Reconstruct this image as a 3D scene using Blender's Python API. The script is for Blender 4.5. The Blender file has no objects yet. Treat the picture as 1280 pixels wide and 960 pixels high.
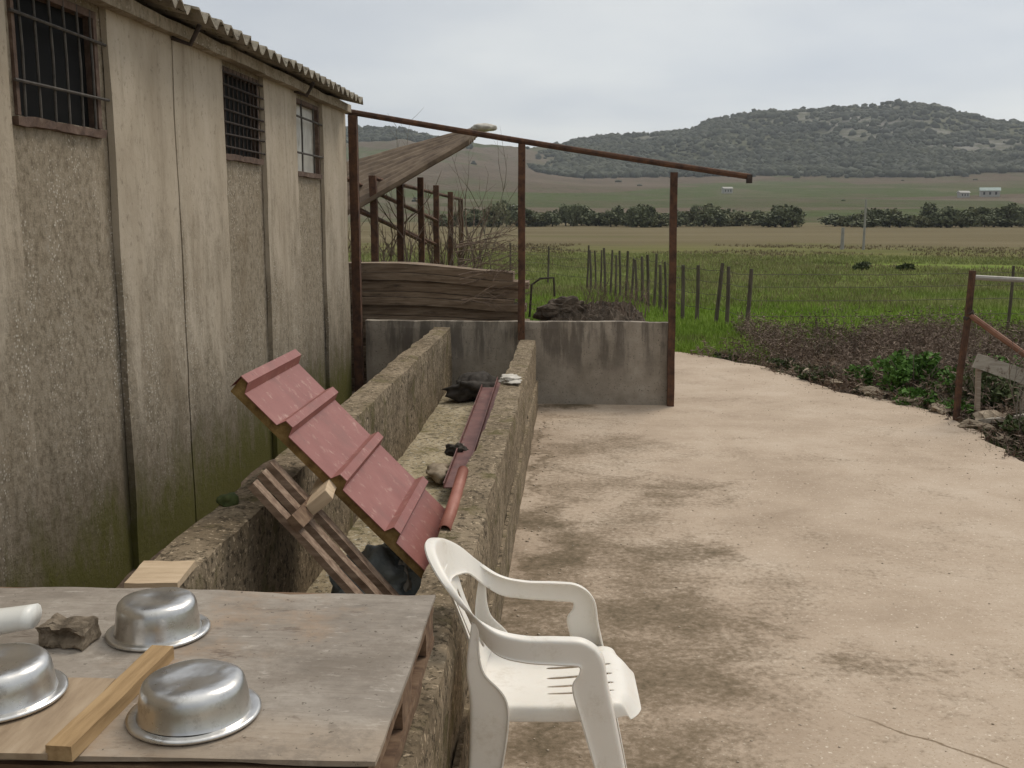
import bpy, bmesh, math, random
import numpy as np
from mathutils import Vector, Matrix, noise as mnoise
R = math.radians
random.seed(7); rng = np.random.default_rng(7)
sc = bpy.context.scene
COL = sc.collection

# ------------------------------------------------------------------ helpers
class MB:
    """collects shapes, builds ONE mesh object"""
    def __init__(s): s.v = []; s.f = []
    def add(s, vs, fs):
        o = len(s.v); s.v += [tuple(v) for v in vs]; s.f += [tuple(i + o for i in f) for f in fs]; return s
    def box(s, x0, x1, y0, y1, z0, z1):
        return s.add([(x, y, z) for z in (z0, z1) for y in (y0, y1) for x in (x0, x1)],
                     [(0, 2, 3, 1), (4, 5, 7, 6), (0, 1, 5, 4), (2, 6, 7, 3), (0, 4, 6, 2), (1, 3, 7, 5)])
    def beam(s, p, q, w, h, up=(0, 0, 1), rough=0.0, seg=1):
        p, q = Vector(p), Vector(q); d = (q - p).normalized(); u = Vector(up)
        a = d.cross(u).normalized(); b = a.cross(d).normalized()
        vs = []; fs = []
        for i in range(seg + 1):
            c = p.lerp(q, i / seg) + (a * random.uniform(-rough, rough) + b * random.uniform(-rough, rough))
            for (i1, j1) in ((-1, -1), (1, -1), (1, 1), (-1, 1)):
                vs.append(c + a * i1 * w / 2 + b * j1 * h / 2)
        for i in range(seg):
            for k in range(4):
                fs.append((i * 4 + k, i * 4 + (k + 1) % 4, i * 4 + 4 + (k + 1) % 4, i * 4 + 4 + k))
        fs += [(3, 2, 1, 0), tuple(seg * 4 + k for k in range(4))]
        return s.add(vs, fs)
    def tube(s, pts, r, n=8, cap=True):
        pts = [Vector(p) for p in pts]; vs = []; fs = []; m = len(pts)
        rr = r if isinstance(r, (list, tuple)) else [r] * m
        ref = None
        for i, p in enumerate(pts):
            d = (pts[min(i + 1, m - 1)] - pts[max(i - 1, 0)]).normalized()
            if ref is None:
                ref = Vector((0, 0, 1)) if abs(d.z) < .9 else Vector((1, 0, 0))
            a = d.cross(ref).normalized(); b = a.cross(d).normalized(); ref = b
            for k in range(n):
                t = 2 * math.pi * k / n
                vs.append(p + (a * math.cos(t) + b * math.sin(t)) * rr[i])
        for i in range(m - 1):
            for k in range(n):
                fs.append((i * n + k, i * n + (k + 1) % n, i * n + n + (k + 1) % n, i * n + n + k))
        if cap: fs += [tuple(range(n))[::-1], tuple((m - 1) * n + k for k in range(n))]
        return s.add(vs, fs)
    def lathe(s, prof, c=(0, 0, 0), n=56):
        vs = []; fs = []; m = len(prof)
        for (r, z) in prof:
            for k in range(n):
                t = 2 * math.pi * k / n
                vs.append((c[0] + r * math.cos(t), c[1] + r * math.sin(t), c[2] + z))
        for i in range(m - 1):
            for k in range(n):
                fs.append((i * n + k, i * n + (k + 1) % n, i * n + n + (k + 1) % n, i * n + n + k))
        return s.add(vs, fs)
    def rough(s, x0, x1, y0, y1, z0, z1, step=.1, amp=.008, freq=4.0, chip=.0):
        """box with subdivided, unevenly worn faces"""
        nx, ny, nz = [max(1, int(math.ceil((b - a) / step))) for a, b in ((x0, x1), (y0, y1), (z0, z1))]
        idx = {}; vs = []; fs = []
        def V(i, j, k):
            key = (i, j, k)
            if key not in idx:
                p = Vector((x0 + (x1 - x0) * i / nx, y0 + (y1 - y0) * j / ny, z0 + (z1 - z0) * k / nz))
                d = mnoise.noise_vector(p * freq) * amp + mnoise.noise_vector(p * freq * 4) * amp * .45
                ne = (i in (0, nx)) + (j in (0, ny)) + (k in (0, nz))
                if ne >= 2 and chip:
                    c = Vector(((x0 + x1) / 2, (y0 + y1) / 2, (z0 + z1) / 2))
                    q = max(0, mnoise.noise(p * freq * 2.3)) * chip
                    dv = Vector([(-1 if i == nx else 1) * (i in (0, nx)), (-1 if j == ny else 1) * (j in (0, ny)), (-1 if k == nz else 1) * (k in (0, nz))])
                    d += dv * (q + chip * .25)
                idx[key] = len(vs); vs.append(p + d)
            return idx[key]
        for j in range(ny):
            for k in range(nz):
                fs.append((V(0, j, k), V(0, j, k + 1), V(0, j + 1, k + 1), V(0, j + 1, k)))
                fs.append((V(nx, j, k), V(nx, j + 1, k), V(nx, j + 1, k + 1), V(nx, j, k + 1)))
        for i in range(nx):
            for k in range(nz):
                fs.append((V(i, 0, k), V(i + 1, 0, k), V(i + 1, 0, k + 1), V(i, 0, k + 1)))
                fs.append((V(i, ny, k), V(i, ny, k + 1), V(i + 1, ny, k + 1), V(i + 1, ny, k)))
        for i in range(nx):
            for j in range(ny):
                fs.append((V(i, j, 0), V(i, j + 1, 0), V(i + 1, j + 1, 0), V(i + 1, j, 0)))
                fs.append((V(i, j, nz), V(i + 1, j, nz), V(i + 1, j + 1, nz), V(i, j + 1, nz)))
        return s.add(vs, fs)
    def rock(s, c, r, seed=0, sub=3, amp=.35, sq=(1, 1, .7)):
        bm = bmesh.new(); bmesh.ops.create_icosphere(bm, subdivisions=sub, radius=1)
        o = Vector((seed * 3.7, seed * 1.3, seed * 2.1)); vs = []
        for v in bm.verts:
            k = 1 + amp * mnoise.noise(v.co * 1.1 + o) + amp * .5 * mnoise.noise(v.co * 2.9 + o) + amp * .2 * mnoise.noise(v.co * 7 + o)
            vs.append((c[0] + v.co.x * k * r * sq[0], c[1] + v.co.y * k * r * sq[1], c[2] + v.co.z * k * r * sq[2]))
        fs = [tuple(v.index for v in f.verts) for f in bm.faces]; bm.free()
        return s.add(vs, fs)
    def build(s, name, m, parent=None, smooth=False, bevel=0, loc=None):
        me = bpy.data.meshes.new(name); me.from_pydata(s.v, [], s.f); me.update()
        me.materials.append(m)
        if smooth: me.polygons.foreach_set('use_smooth', [True] * len(me.polygons))
        o = bpy.data.objects.new(name, me); COL.objects.link(o)
        if parent: o.parent = parent; o.matrix_parent_inverse = Matrix.Translation(-parent.location) if False else Matrix.Identity(4)
        if loc: o.location = loc
        if bevel:
            b = o.modifiers.new('bevel', 'BEVEL'); b.width = bevel; b.segments = 2; b.limit_method = 'ANGLE'; b.angle_limit = R(40)
        return o

def np_obj(name, V, F, m, parent=None, smooth=False):
    V = np.asarray(V, dtype=np.float32); F = np.asarray(F, dtype=np.int32); k = F.shape[1]
    me = bpy.data.meshes.new(name)
    me.vertices.add(len(V)); me.vertices.foreach_set('co', V.ravel())
    me.loops.add(F.size); me.loops.foreach_set('vertex_index', F.ravel())
    me.polygons.add(len(F)); me.polygons.foreach_set('loop_start', np.arange(0, F.size, k, dtype=np.int32))
    me.polygons.foreach_set('loop_total', np.full(len(F), k, dtype=np.int32))
    if smooth: me.polygons.foreach_set('use_smooth', np.ones(len(F), dtype=bool))
    me.materials.append(m); me.update(calc_edges=True); me.validate()
    o = bpy.data.objects.new(name, me); COL.objects.link(o)
    if parent: o.parent = parent
    return o

def tag(o, label=None, cat=None, group=None, kind=None):
    if label: o['label'] = label
    if cat: o['category'] = cat
    if group: o['group'] = group
    if kind: o['kind'] = kind
    return o
def thing(name, label, cat, group=None, loc=(0, 0, 0), rz=0):
    o = bpy.data.objects.new(name, None); COL.objects.link(o); o.empty_display_size = .1
    o.location = loc; o.rotation_euler = (0, 0, rz)
    return tag(o, label, cat, group)

# ------------------------------------------------------------------ materials
class G:
    def __init__(s, name, rough=.8, metal=0.0, spec=.3):
        s.m = bpy.data.materials.new(name); s.m.use_nodes = True; s.t = s.m.node_tree; s.n = s.t.nodes
        s.b = s.n['Principled BSDF']; s.b.inputs['Roughness'].default_value = rough
        s.b.inputs['Metallic'].default_value = metal; s.b.inputs['Specular IOR Level'].default_value = spec
        s.pos = s.n.new('ShaderNodeTexCoord').outputs['Object']
    def L(s, a, b): s.t.links.new(a, b)
    def vec(s, stretch=(1, 1, 1), off=(0, 0, 0)):
        m = s.n.new('ShaderNodeMapping'); m.inputs['Scale'].default_value = stretch; m.inputs['Location'].default_value = off
        s.L(s.pos, m.inputs['Vector']); return m.outputs[0]
    def noise(s, scale, stretch=(1, 1, 1), detail=6, rough=.6, dist=0, off=(0, 0, 0)):
        n = s.n.new('ShaderNodeTexNoise'); s.L(s.vec(stretch, off), n.inputs['Vector'])
        n.inputs['Scale'].default_value = scale; n.inputs['Detail'].default_value = detail
        n.inputs['Roughness'].default_value = rough; n.inputs['Distortion'].default_value = dist
        return n.outputs['Fac']
    def voro(s, scale, stretch=(1, 1, 1), feature='F1', out='Distance'):
        n = s.n.new('ShaderNodeTexVoronoi'); n.feature = feature; s.L(s.vec(stretch), n.inputs['Vector'])
        n.inputs['Scale'].default_value = scale; return n.outputs[out]
    def ramp(s, fac, stops):
        r = s.n.new('ShaderNodeValToRGB'); e = r.color_ramp.elements
        while len(e) < len(stops): e.new(.5)
        for x, (p, c) in zip(e, stops): x.position = p; x.color = (*c, 1)
        s.L(fac, r.inputs[0]); return r.outputs[0]
    def step(s, fac, a, b, invert=False):
        r = s.n.new('ShaderNodeMapRange'); r.interpolation_type = 'SMOOTHSTEP'
        r.inputs['From Min'].default_value = a; r.inputs['From Max'].default_value = b
        if invert: r.inputs['To Min'].default_value = 1; r.inputs['To Max'].default_value = 0
        s.L(fac, r.inputs['Value']); return r.outputs[0]
    def math(s, op, a, b=0.0, c=None):
        n = s.n.new('ShaderNodeMath'); n.operation = op
        for i, v in enumerate((a, b, c)):
            if v is None: continue
            if isinstance(v, (int, float)): n.inputs[i].default_value = v
            else: s.L(v, n.inputs[i])
        return n.outputs[0]
    def mix(s, fac, a, b, blend='MIX'):
        n = s.n.new('ShaderNodeMix'); n.data_type = 'RGBA'; n.blend_type = blend
        for i, v in ((0, fac), (6, a), (7, b)):
            if isinstance(v, (int, float)): n.inputs[i].default_value = v
            elif isinstance(v, tuple): n.inputs[i].default_value = (*v, 1)
            else: s.L(v, n.inputs[i])
        return n.outputs[2]
    def xyz(s):
        n = s.n.new('ShaderNodeSeparateXYZ'); s.L(s.pos, n.inputs[0]); return n.outputs
    def col(s, c):
        if isinstance(c, tuple): s.b.inputs['Base Color'].default_value = (*c, 1)
        else: s.L(c, s.b.inputs['Base Color'])
        return s
    def bump(s, h, strength=.4, dist=.01):
        n = s.n.new('ShaderNodeBump'); n.inputs['Strength'].default_value = strength; n.inputs['Distance'].default_value = dist
        s.L(h, n.inputs['Height'])
        lk = s.b.inputs['Normal'].links
        if lk: s.L(lk[0].from_socket, n.inputs['Normal'])
        s.L(n.outputs[0], s.b.inputs['Normal']); return s

def simple(name, stops, scale=8, stretch=(1, 1, 1), rough=.85, metal=0, spec=.3, bump=.3, bdist=.006, spots=(), detail=7, bscale=None):
    g = G(name, rough, metal, spec)
    f = g.noise(scale, stretch, detail)
    c = g.ramp(f, stops)
    for (sc_, st, lo, hi, cc) in spots:
        c = g.mix(g.step(g.noise(sc_, st, 8, .65, off=(sc_, 2.3, 1.1)), lo, hi), c, cc)
    g.col(c)
    if bump: g.bump(g.noise(bscale or scale * 4, stretch, 8, .7), bump, bdist)
    return g.m

M = {}
# yard concrete -----------------------------------------------------
def yard_mat():
    g = G('yard_concrete', .93, spec=.15)
    c = g.ramp(g.noise(1.1, detail=9, rough=.65), [(.30, (.345, .268, .20)), (.5, (.445, .355, .272)), (.70, (.525, .435, .345))])
    c = g.mix(g.math('MULTIPLY', g.step(g.noise(13, (.8, 1.5, 1), detail=9, rough=.8, off=(1, 6, 0)), .5, .66), .22), c, (.58, .50, .41))
    c = g.mix(g.step(g.noise(95, detail=3, rough=.7), .56, .72), c, (.30, .22, .14))
    c = g.mix(g.step(g.noise(55, detail=3, off=(4, 1, 0)), .60, .72), c, (.68, .60, .49))
    c = g.mix(g.math('MULTIPLY', g.step(g.noise(6, (.7, 2.2, 1), detail=9, rough=.78, off=(7, 3, 0)), .52, .66), .32), c, (.36, .28, .20))
    # dirt stains with a shape of their own: spill patches on the slab; plus a dark patch at the slab wall's foot
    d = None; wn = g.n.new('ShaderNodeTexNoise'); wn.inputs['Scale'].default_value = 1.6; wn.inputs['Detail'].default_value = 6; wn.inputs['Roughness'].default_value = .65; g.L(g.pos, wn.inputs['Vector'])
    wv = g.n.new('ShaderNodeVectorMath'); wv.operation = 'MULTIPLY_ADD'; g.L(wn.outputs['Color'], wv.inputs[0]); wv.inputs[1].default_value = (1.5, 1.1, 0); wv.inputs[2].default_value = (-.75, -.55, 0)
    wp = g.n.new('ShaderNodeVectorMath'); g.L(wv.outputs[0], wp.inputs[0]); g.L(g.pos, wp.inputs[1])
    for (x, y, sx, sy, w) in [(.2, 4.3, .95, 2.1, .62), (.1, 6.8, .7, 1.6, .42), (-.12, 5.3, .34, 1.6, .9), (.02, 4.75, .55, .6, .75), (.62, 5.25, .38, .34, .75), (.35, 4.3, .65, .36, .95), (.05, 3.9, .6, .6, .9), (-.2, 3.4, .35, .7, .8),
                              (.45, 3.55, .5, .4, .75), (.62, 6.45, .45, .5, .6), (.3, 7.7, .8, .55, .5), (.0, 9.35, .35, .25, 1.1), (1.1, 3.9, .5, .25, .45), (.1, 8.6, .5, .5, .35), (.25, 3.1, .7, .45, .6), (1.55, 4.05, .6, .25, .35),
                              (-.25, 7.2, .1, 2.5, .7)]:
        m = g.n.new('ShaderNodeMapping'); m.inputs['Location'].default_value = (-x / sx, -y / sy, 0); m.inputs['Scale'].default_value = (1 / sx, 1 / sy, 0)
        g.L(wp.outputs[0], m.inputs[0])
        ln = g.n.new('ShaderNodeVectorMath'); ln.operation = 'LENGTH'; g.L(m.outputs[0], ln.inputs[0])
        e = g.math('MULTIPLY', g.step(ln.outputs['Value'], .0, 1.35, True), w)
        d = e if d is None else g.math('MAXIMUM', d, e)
    n1 = g.noise(1.9, (1, 1.15, 1), 7, .66, .5, off=(2, 8, 0)); n2 = g.noise(34, detail=5, rough=.7)
    t = g.math('ADD', d, g.math('MULTIPLY_ADD', n1, 1.9, -.98))
    t = g.math('ADD', t, g.math('MULTIPLY_ADD', n2, 1.7, -.85))
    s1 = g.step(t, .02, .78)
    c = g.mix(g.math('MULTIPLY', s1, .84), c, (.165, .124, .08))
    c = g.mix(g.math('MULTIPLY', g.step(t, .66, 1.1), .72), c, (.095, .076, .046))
    # hairline crack
    X = g.xyz()
    li = g.math('ADD', g.math('MULTIPLY_ADD', X[0], .82, X[1]), g.math('MULTIPLY', g.noise(5, detail=4), .10))
    cr = g.math('ABSOLUTE', g.math('ADD', li, -4.36))
    cm = g.math('MULTIPLY', g.step(cr, .002, .012, True), g.step(X[0], .9, 1.15))
    c = g.mix(g.math('MULTIPLY', cm, .75), c, (.13, .09, .05))
    g.col(c)
    g.bump(g.noise(60, detail=6, rough=.75), .35, .006)
    g.bump(g.noise(6, detail=5), .3, .02)
    return g.m
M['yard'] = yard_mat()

def trough_mat(name, base, dark, light, moss=None):
    g = G(name, .95, spec=.12)
    c = g.ramp(g.noise(3.2, detail=9, rough=.7), [(.28, dark), (.5, base), (.72, light)])
    c = g.mix(g.step(g.noise(34, detail=6, rough=.75), .5, .6), c, tuple(x * .32 for x in base))
    c = g.mix(g.math('MULTIPLY', g.step(g.noise(47, detail=5, rough=.7, off=(3, 3, 9)), .56, .66), .8), c, tuple(min(.6, x * 1.75) for x in light))
    c = g.mix(g.math('MULTIPLY', g.step(g.noise(7, (1, 1, .25), 8, .7, off=(9, 1, 2)), .54, .68), .6), c, tuple(x * .45 for x in dark))
    if moss: c = g.mix(g.math('MULTIPLY', g.step(g.noise(5, detail=7, rough=.7, off=(1, 7, 4)), .52, .66), .75), c, moss)
    g.col(c); g.bump(g.noise(70, detail=7, rough=.8), .7, .008); g.bump(g.noise(13, detail=6), .5, .02)
    return g.m
M['trough'] = trough_mat('lichened_concrete', (.25, .198, .135), (.13, .10, .065), (.34, .275, .195), (.12, .105, .045))
M['trough_floor'] = trough_mat('silted_concrete', (.42, .35, .235), (.22, .18, .10), (.50, .43, .31), (.16, .14, .06))

def slab_mat():
    g = G('grey_cast_slab', .93, spec=.12)
    X = g.xyz()
    c = g.ramp(g.noise(4, detail=8, rough=.7), [(.3, (.235, .205, .165)), (.52, (.325, .285, .235)), (.72, (.41, .365, .305))])
    st = g.noise(7.5, (1, 1, .14), 7, .65)
    top = g.step(g.math('ADD', X[2], g.math('MULTIPLY', g.noise(3), .5)), .45, .85)
    c = g.mix(g.math('MULTIPLY', g.math('MULTIPLY', g.step(st, .46, .6), top), .75), c, (.105, .09, .076))
    c = g.mix(g.step(g.noise(60, detail=5, rough=.7), .58, .68), c, (.13, .11, .09))
    g.col(c); g.bump(g.noise(50, detail=7, rough=.75), .5, .006)
    return g.m
M['slab'] = slab_mat()

def shed_mat(name, smooth):
    """old rendered shed wall: cement skin above, pebbles showing where it has worn off, moss by the ground"""
    g = G(name, .94, spec=.12); X = g.xyz()
    fine = g.noise(30, (1, 1, .8), 7, .75)
    sk = g.ramp(g.noise(2.2, (1, 1.2, .55), 8, .65), [(.3, (.365, .305, .23)), (.5, (.45, .385, .30)), (.7, (.52, .45, .36))])
    sk = g.mix(g.math('MULTIPLY', g.step(g.noise(9, (1, 1, .10), 7, .7), .5, .7), .5), sk, (.22, .18, .13))
    sk = g.mix(g.math('MULTIPLY', g.step(g.noise(5, (1, 1.4, .12), 6, .7, off=(3, 3, 1)), .55, .72), .45), sk, (.52, .455, .36))
    ag = g.ramp(g.noise(30, (1, 1, .8), 6, .8), [(.34, (.165, .132, .095)), (.47, (.275, .23, .168)), (.58, (.365, .31, .235)), (.68, (.56, .50, .41))])
    ag = g.mix(g.math('MULTIPLY', g.step(g.noise(3.2, (1, 1, .5), 7, .7), .5, .72), .7), ag, (.23, .18, .12))
    peb = g.step(g.voro(58), .16, .34, True)
    pm = g.step(g.noise(2.6, (1, 1.6, .5), 7, .7, off=(5, 2, 8)), .44, .60)
    ag = g.mix(g.math('MULTIPLY', g.math('MULTIPLY', peb, pm), .95), ag, (.62, .57, .49))
    n = g.noise(2.8, (1, 1.5, .6), 8, .75, off=(1, 5, 2))
    if smooth:
        wear = g.step(g.math('ADD', g.math('MULTIPLY', X[2], -.42), g.math('MULTIPLY', n, 2.0)), .20, .75)
    else:
        wear = g.step(g.math('ADD', g.math('MULTIPLY', X[2], -.12), n), .05, .22)
    c = g.mix(wear, sk, ag)
    # damp dark band and moss near the ground
    h = g.math('ADD', X[2], g.math('MULTIPLY_ADD', g.noise(4, (1, 1.5, .7), 8, .75, off=(8, 8, 8)), 1.1, -.55))
    c = g.mix(g.math('MULTIPLY', g.step(h, .45, 1.0, True), .5), c, (.085, .072, .048))
    c = g.mix(g.math('MULTIPLY', g.step(h, .20, .66, True), .88), c, (.10, .10, .022))
    c = g.mix(g.math('MULTIPLY', g.step(fine, .55, .66), .38), c, (.10, .08, .056))
    g.col(c)
    g.bump(g.math('MULTIPLY', g.noise(38, detail=7, rough=.8), g.math('ADD', wear, .25)), .55, .012)
    g.bump(g.noise(7, detail=5), .35, .02)
    return g.m
M['wall_rough'] = shed_mat('worn_aggregate_wall', False)
M['wall_smooth'] = shed_mat('cement_skin_wall', True)

M['dark_room'] = simple('shade_dark_interior', [(.3, (.02, .018, .015)), (.7, (.04, .035, .03))], 3)  # near-black colour stands in for the shade of the unlit room
M['fibre'] = simple('weathered_fibre_cement', [(.3, (.14, .12, .09)), (.5, (.26, .23, .18)), (.7, (.37, .335, .275))], 9, rough=.95, bump=.5,
                    spots=[(25, (1, 1, 1), .55, .65, (.05, .045, .03)), (14, (1, 1, 1), .6, .7, (.22, .20, .10))])
M['rust'] = simple('rusted_steel', [(.3, (.045, .027, .02)), (.5, (.095, .05, .032)), (.7, (.15, .075, .04))], 14, rough=.85, spec=.3, bump=.4,
                   spots=[(40, (1, 1, .4), .6, .7, (.03, .02, .016))])
M['rust_dark'] = simple('dark_rusty_iron', [(.3, (.03, .024, .02)), (.7, (.075, .055, .045))], 20, rough=.8, bump=.3)
M['bar'] = simple('grey_iron_bars', [(.3, (.05, .045, .04)), (.7, (.12, .105, .09))], 20, rough=.7)
M['frame_rot'] = simple('stained_window_frame', [(.3, (.07, .045, .035)), (.6, (.15, .10, .075)), (.75, (.24, .18, .14))], 18, bump=.5)
M['glass_dark'] = G('shade_black_glass', .7, spec=.08).col((.012, .012, .012)).m  # opaque black paints the dark room behind the panes
M['glass_pale'] = simple('skylit_pale_glass', [(.35, (.50, .48, .43)), (.7, (.68, .66, .60))], 7, rough=.45, bump=0, spots=[(6, (1, 1, .3), .58, .7, (.25, .22, .18))])  # pale base paints sky light into the third pane; darker spots are dirt
def wood(name, a, b, c, stretch, scale=9, rough=.85, spots=(), bump=.35):
    return simple(name, [(.3, a), (.5, b), (.72, c)], scale, stretch, rough, bump=bump, bdist=.004, spots=spots, bscale=scale * 2.5)
M['board_old'] = wood('old_brown_boards', (.12, .082, .054), (.215, .155, .105), (.31, .24, .175), (.7, 5, 9), 6, spots=[(5, (.5, 3, 3), .55, .7, (.05, .036, .026))])
M['sheet_brown'] = simple('brown_rotten_sheeting', [(.3, (.075, .052, .036)), (.5, (.145, .105, .072)), (.72, (.22, .165, .115))], 5, bump=.5)
def ply():
    g = G('weathered_plywood', .82, spec=.25)
    c = g.ramp(g.noise(3.6, (1, 1.6, 1), 9, .74), [(.28, (.16, .138, .115)), (.5, (.285, .25, .212)), (.72, (.42, .38, .33))])
    c = g.mix(g.math('MULTIPLY', g.step(g.noise(13, (.5, 9, 1), 7, .7), .50, .68), .38), c, (.17, .135, .105))
    c = g.mix(g.math('MULTIPLY', g.step(g.noise(2.1, detail=7, rough=.7, off=(3, 1, 0)), .54, .68), .5), c, (.36, .245, .155))
    c = g.mix(g.math('MULTIPLY', g.step(g.noise(26, (.6, 1.6, 1), 6, .7, off=(1, 9, 0)), .58, .68), .6), c, (.46, .42, .37))
    c = g.mix(g.math('MULTIPLY', g.step(g.noise(8, (.6, 1.6, 1), 8, .75, off=(6, 2, 0)), .58, .66), .7), c, (.12, .09, .07))
    X = g.xyz()
    e = g.step(g.math('ADD', X[1], g.math('MULTIPLY', g.noise(5), .16)), 1.70, 1.84, True)
    c = g.mix(g.math('MULTIPLY', e, .35), c, (.42, .32, .22))
    c = g.mix(g.math('MULTIPLY', g.step(g.noise(4.5, detail=9, rough=.8, off=(2, 2, 5)), .50, .62), .55), c, (.185, .155, .125))
    c = g.mix(g.step(g.noise(60, detail=4, rough=.7), .63, .70), c, (.10, .08, .06))
    g.col(c); g.bump(g.noise(30, (.4, 5, 1), 7, .7), .35, .004)
    return g.m
M['ply'] = ply()
M['wood_tan'] = wood('raw_tan_timber', (.27, .175, .085), (.38, .255, .13), (.47, .33, .18), (9, .7, 9), 6)
M['wood_board'] = wood('dusty_tan_board', (.26, .19, .125), (.35, .265, .18), (.42, .33, .235), (6, 1, 6), 6)
M['wood_pale'] = wood('pale_offcut', (.42, .31, .205), (.52, .40, .27), (.60, .47, .33), (1, 6, 6), 7)
M['wood_grey'] = wood('grey_plank', (.22, .175, .135), (.33, .27, .215), (.43, .37, .30), (1.2, 9, 9), 6)
M['slat_wood'] = wood('red_brown_slats', (.12, .075, .05), (.22, .15, .105), (.36, .27, .20), (2, 6, 6), 7)
M['wood_brown'] = wood('brown_pallet_wood', (.085, .05, .032), (.16, .10, .062), (.24, .165, .105), (2, 6, 6), 7)
M['wood_white'] = wood('flaking_whitewashed_board', (.24, .21, .17), (.38, .345, .29), (.48, .44, .375), (1, 6, 6), 6, spots=[(14, (1, 1, 1), .55, .68, (.16, .12, .09))])
M['endgrain'] = simple('dark_endgrain', [(.3, (.06, .04, .028)), (.7, (.14, .095, .062))], 30)
def alu():
    g = G('spun_aluminium', .3, 1.0)
    c = g.ramp(g.noise(4, detail=7, rough=.7), [(.3, (.50, .49, .47)), (.55, (.66, .65, .63)), (.75, (.78, .77, .755))])
    c = g.mix(g.math('MULTIPLY', g.step(g.noise(22, detail=8, rough=.8), .52, .68), .5), c, (.30, .28, .25))
    g.col(c)
    g.L(g.math('MULTIPLY_ADD', g.noise(11, detail=6, rough=.7), .32, .15), g.b.inputs['Roughness'])
    g.bump(g.noise(12, (1, 1, .12), 2), .28, .02); g.bump(g.noise(90, detail=5), .12, .002)
    return g.m
M['alu'] = alu()
def plastic():
    g = G('aged_white_plastic', .42, spec=.45)
    c = g.ramp(g.noise(3, detail=7), [(.3, (.76, .72, .65)), (.7, (.84, .81, .755))])
    c = g.mix(g.math('MULTIPLY', g.step(g.noise(9, detail=9, rough=.8), .50, .72), .5), c, (.50, .43, .33))
    g.col(c); g.bump(g.noise(60, detail=4), .06, .002)
    g.b.inputs['Subsurface Weight'].default_value = .12; g.b.inputs['Subsurface Radius'].default_value = (.02, .015, .01)
    return g.m
M['plastic'] = plastic()
M['red'] = simple('dusty_red_sheet_metal', [(.3, (.235, .08, .067)), (.55, (.285, .108, .092)), (.75, (.33, .145, .122))], 6, rough=.5, spec=.4, bump=.05,
                  spots=[(22, (1, 1, 1), .55, .72, (.42, .25, .21)), (6, (1, 1, 1), .50, .68, (.235, .095, .08)), (45, (1, 1, 1), .64, .70, (.14, .075, .06))])
M['red_dark'] = simple('dark_red_channel_steel', [(.3, (.13, .055, .05)), (.7, (.24, .115, .10))], 8, rough=.55, spots=[(16, (1, .5, 1), .56, .7, (.22, .17, .14))])
M['red_bright'] = simple('terracotta_red_trim', [(.3, (.27, .095, .065)), (.7, (.38, .16, .115))], 8, rough=.5, bump=.08)
M['foam'] = simple('browned_foam_core', [(.3, (.10, .055, .02)), (.5, (.21, .13, .045)), (.72, (.33, .225, .09))], 22, bump=.6)
M['soil'] = simple('dark_soil', [(.3, (.08, .055, .04)), (.5, (.155, .112, .08)), (.72, (.25, .19, .135))], 9, bump=.9, bdist=.03, spots=[(30, (1, 1, 1), .6, .7, (.18, .14, .10))])
M['clod'] = simple('black_clod', [(.3, (.06, .046, .034)), (.7, (.145, .11, .08))], 11, bump=.7, bdist=.02)
M['stone'] = simple('field_stone', [(.3, (.20, .155, .105)), (.5, (.31, .25, .18)), (.72, (.42, .35, .265))], 9, bump=.6, bdist=.01, spots=[(24, (1, 1, 1), .58, .7, (.12, .10, .075))])
M['grit'] = simple('beige_grit', [(.3, (.27, .21, .15)), (.5, (.40, .33, .25)), (.72, (.52, .45, .36))], 30, bump=0)
M['rag_grey'] = simple('grey_rag', [(.3, (.10, .09, .075)), (.7, (.24, .21, .175))], 22, bump=.6)
M['rot_wood'] = simple('rotten_wood', [(.3, (.085, .065, .045)), (.5, (.20, .16, .115)), (.72, (.32, .265, .20))], 26, bump=.8)
M['rag_dark'] = simple('black_rag', [(.3, (.028, .024, .02)), (.7, (.075, .064, .054))], 22, bump=.5)
M['rag_white'] = simple('dirty_white_cloth', [(.3, (.42, .39, .34)), (.7, (.66, .63, .57))], 12, bump=.3)
M['blue'] = simple('grey_blue_plastic_bag', [(.3, (.17, .21, .235)), (.5, (.28, .33, .355)), (.75, (.46, .50, .51))], 10, rough=.4, spec=.5, bump=.5, bdist=.02)
M['white_pl'] = simple('white_plastic_scoop', [(.3, (.68, .68, .64)), (.7, (.80, .80, .77))], 6, rough=.35, spec=.45, bump=0)
M['post_wood'] = simple('grey_fence_wood', [(.3, (.05, .038, .028)), (.5, (.10, .08, .06)), (.72, (.16, .13, .10))], 12, (1, 1, .2), bump=.5)
M['pipe_pale'] = simple('pale_galvanised_pipe', [(.3, (.30, .28, .25)), (.7, (.46, .44, .40))], 9, rough=.6)
M['pipe_red'] = simple('faded_red_pipe', [(.3, (.22, .105, .07)), (.7, (.34, .19, .13))], 9, (1, 1, 1), rough=.7)
M['wire'] = G('rusty_wire', .7, .0).col((.09, .075, .06)).m
M['pole'] = simple('pale_pole', [(.3, (.26, .25, .22)), (.7, (.36, .35, .32))], 2)
M['house_wall'] = simple('pale_farm_wall', [(.3, (.36, .35, .32)), (.7, (.45, .44, .41))], 1, bump=0)
M['house_roof'] = simple('greenish_sheet_roof', [(.3, (.26, .33, .30)), (.7, (.36, .42, .39))], 1, bump=0)
M['house_dark'] = G('house_opening').col((.03, .03, .03)).m

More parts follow.
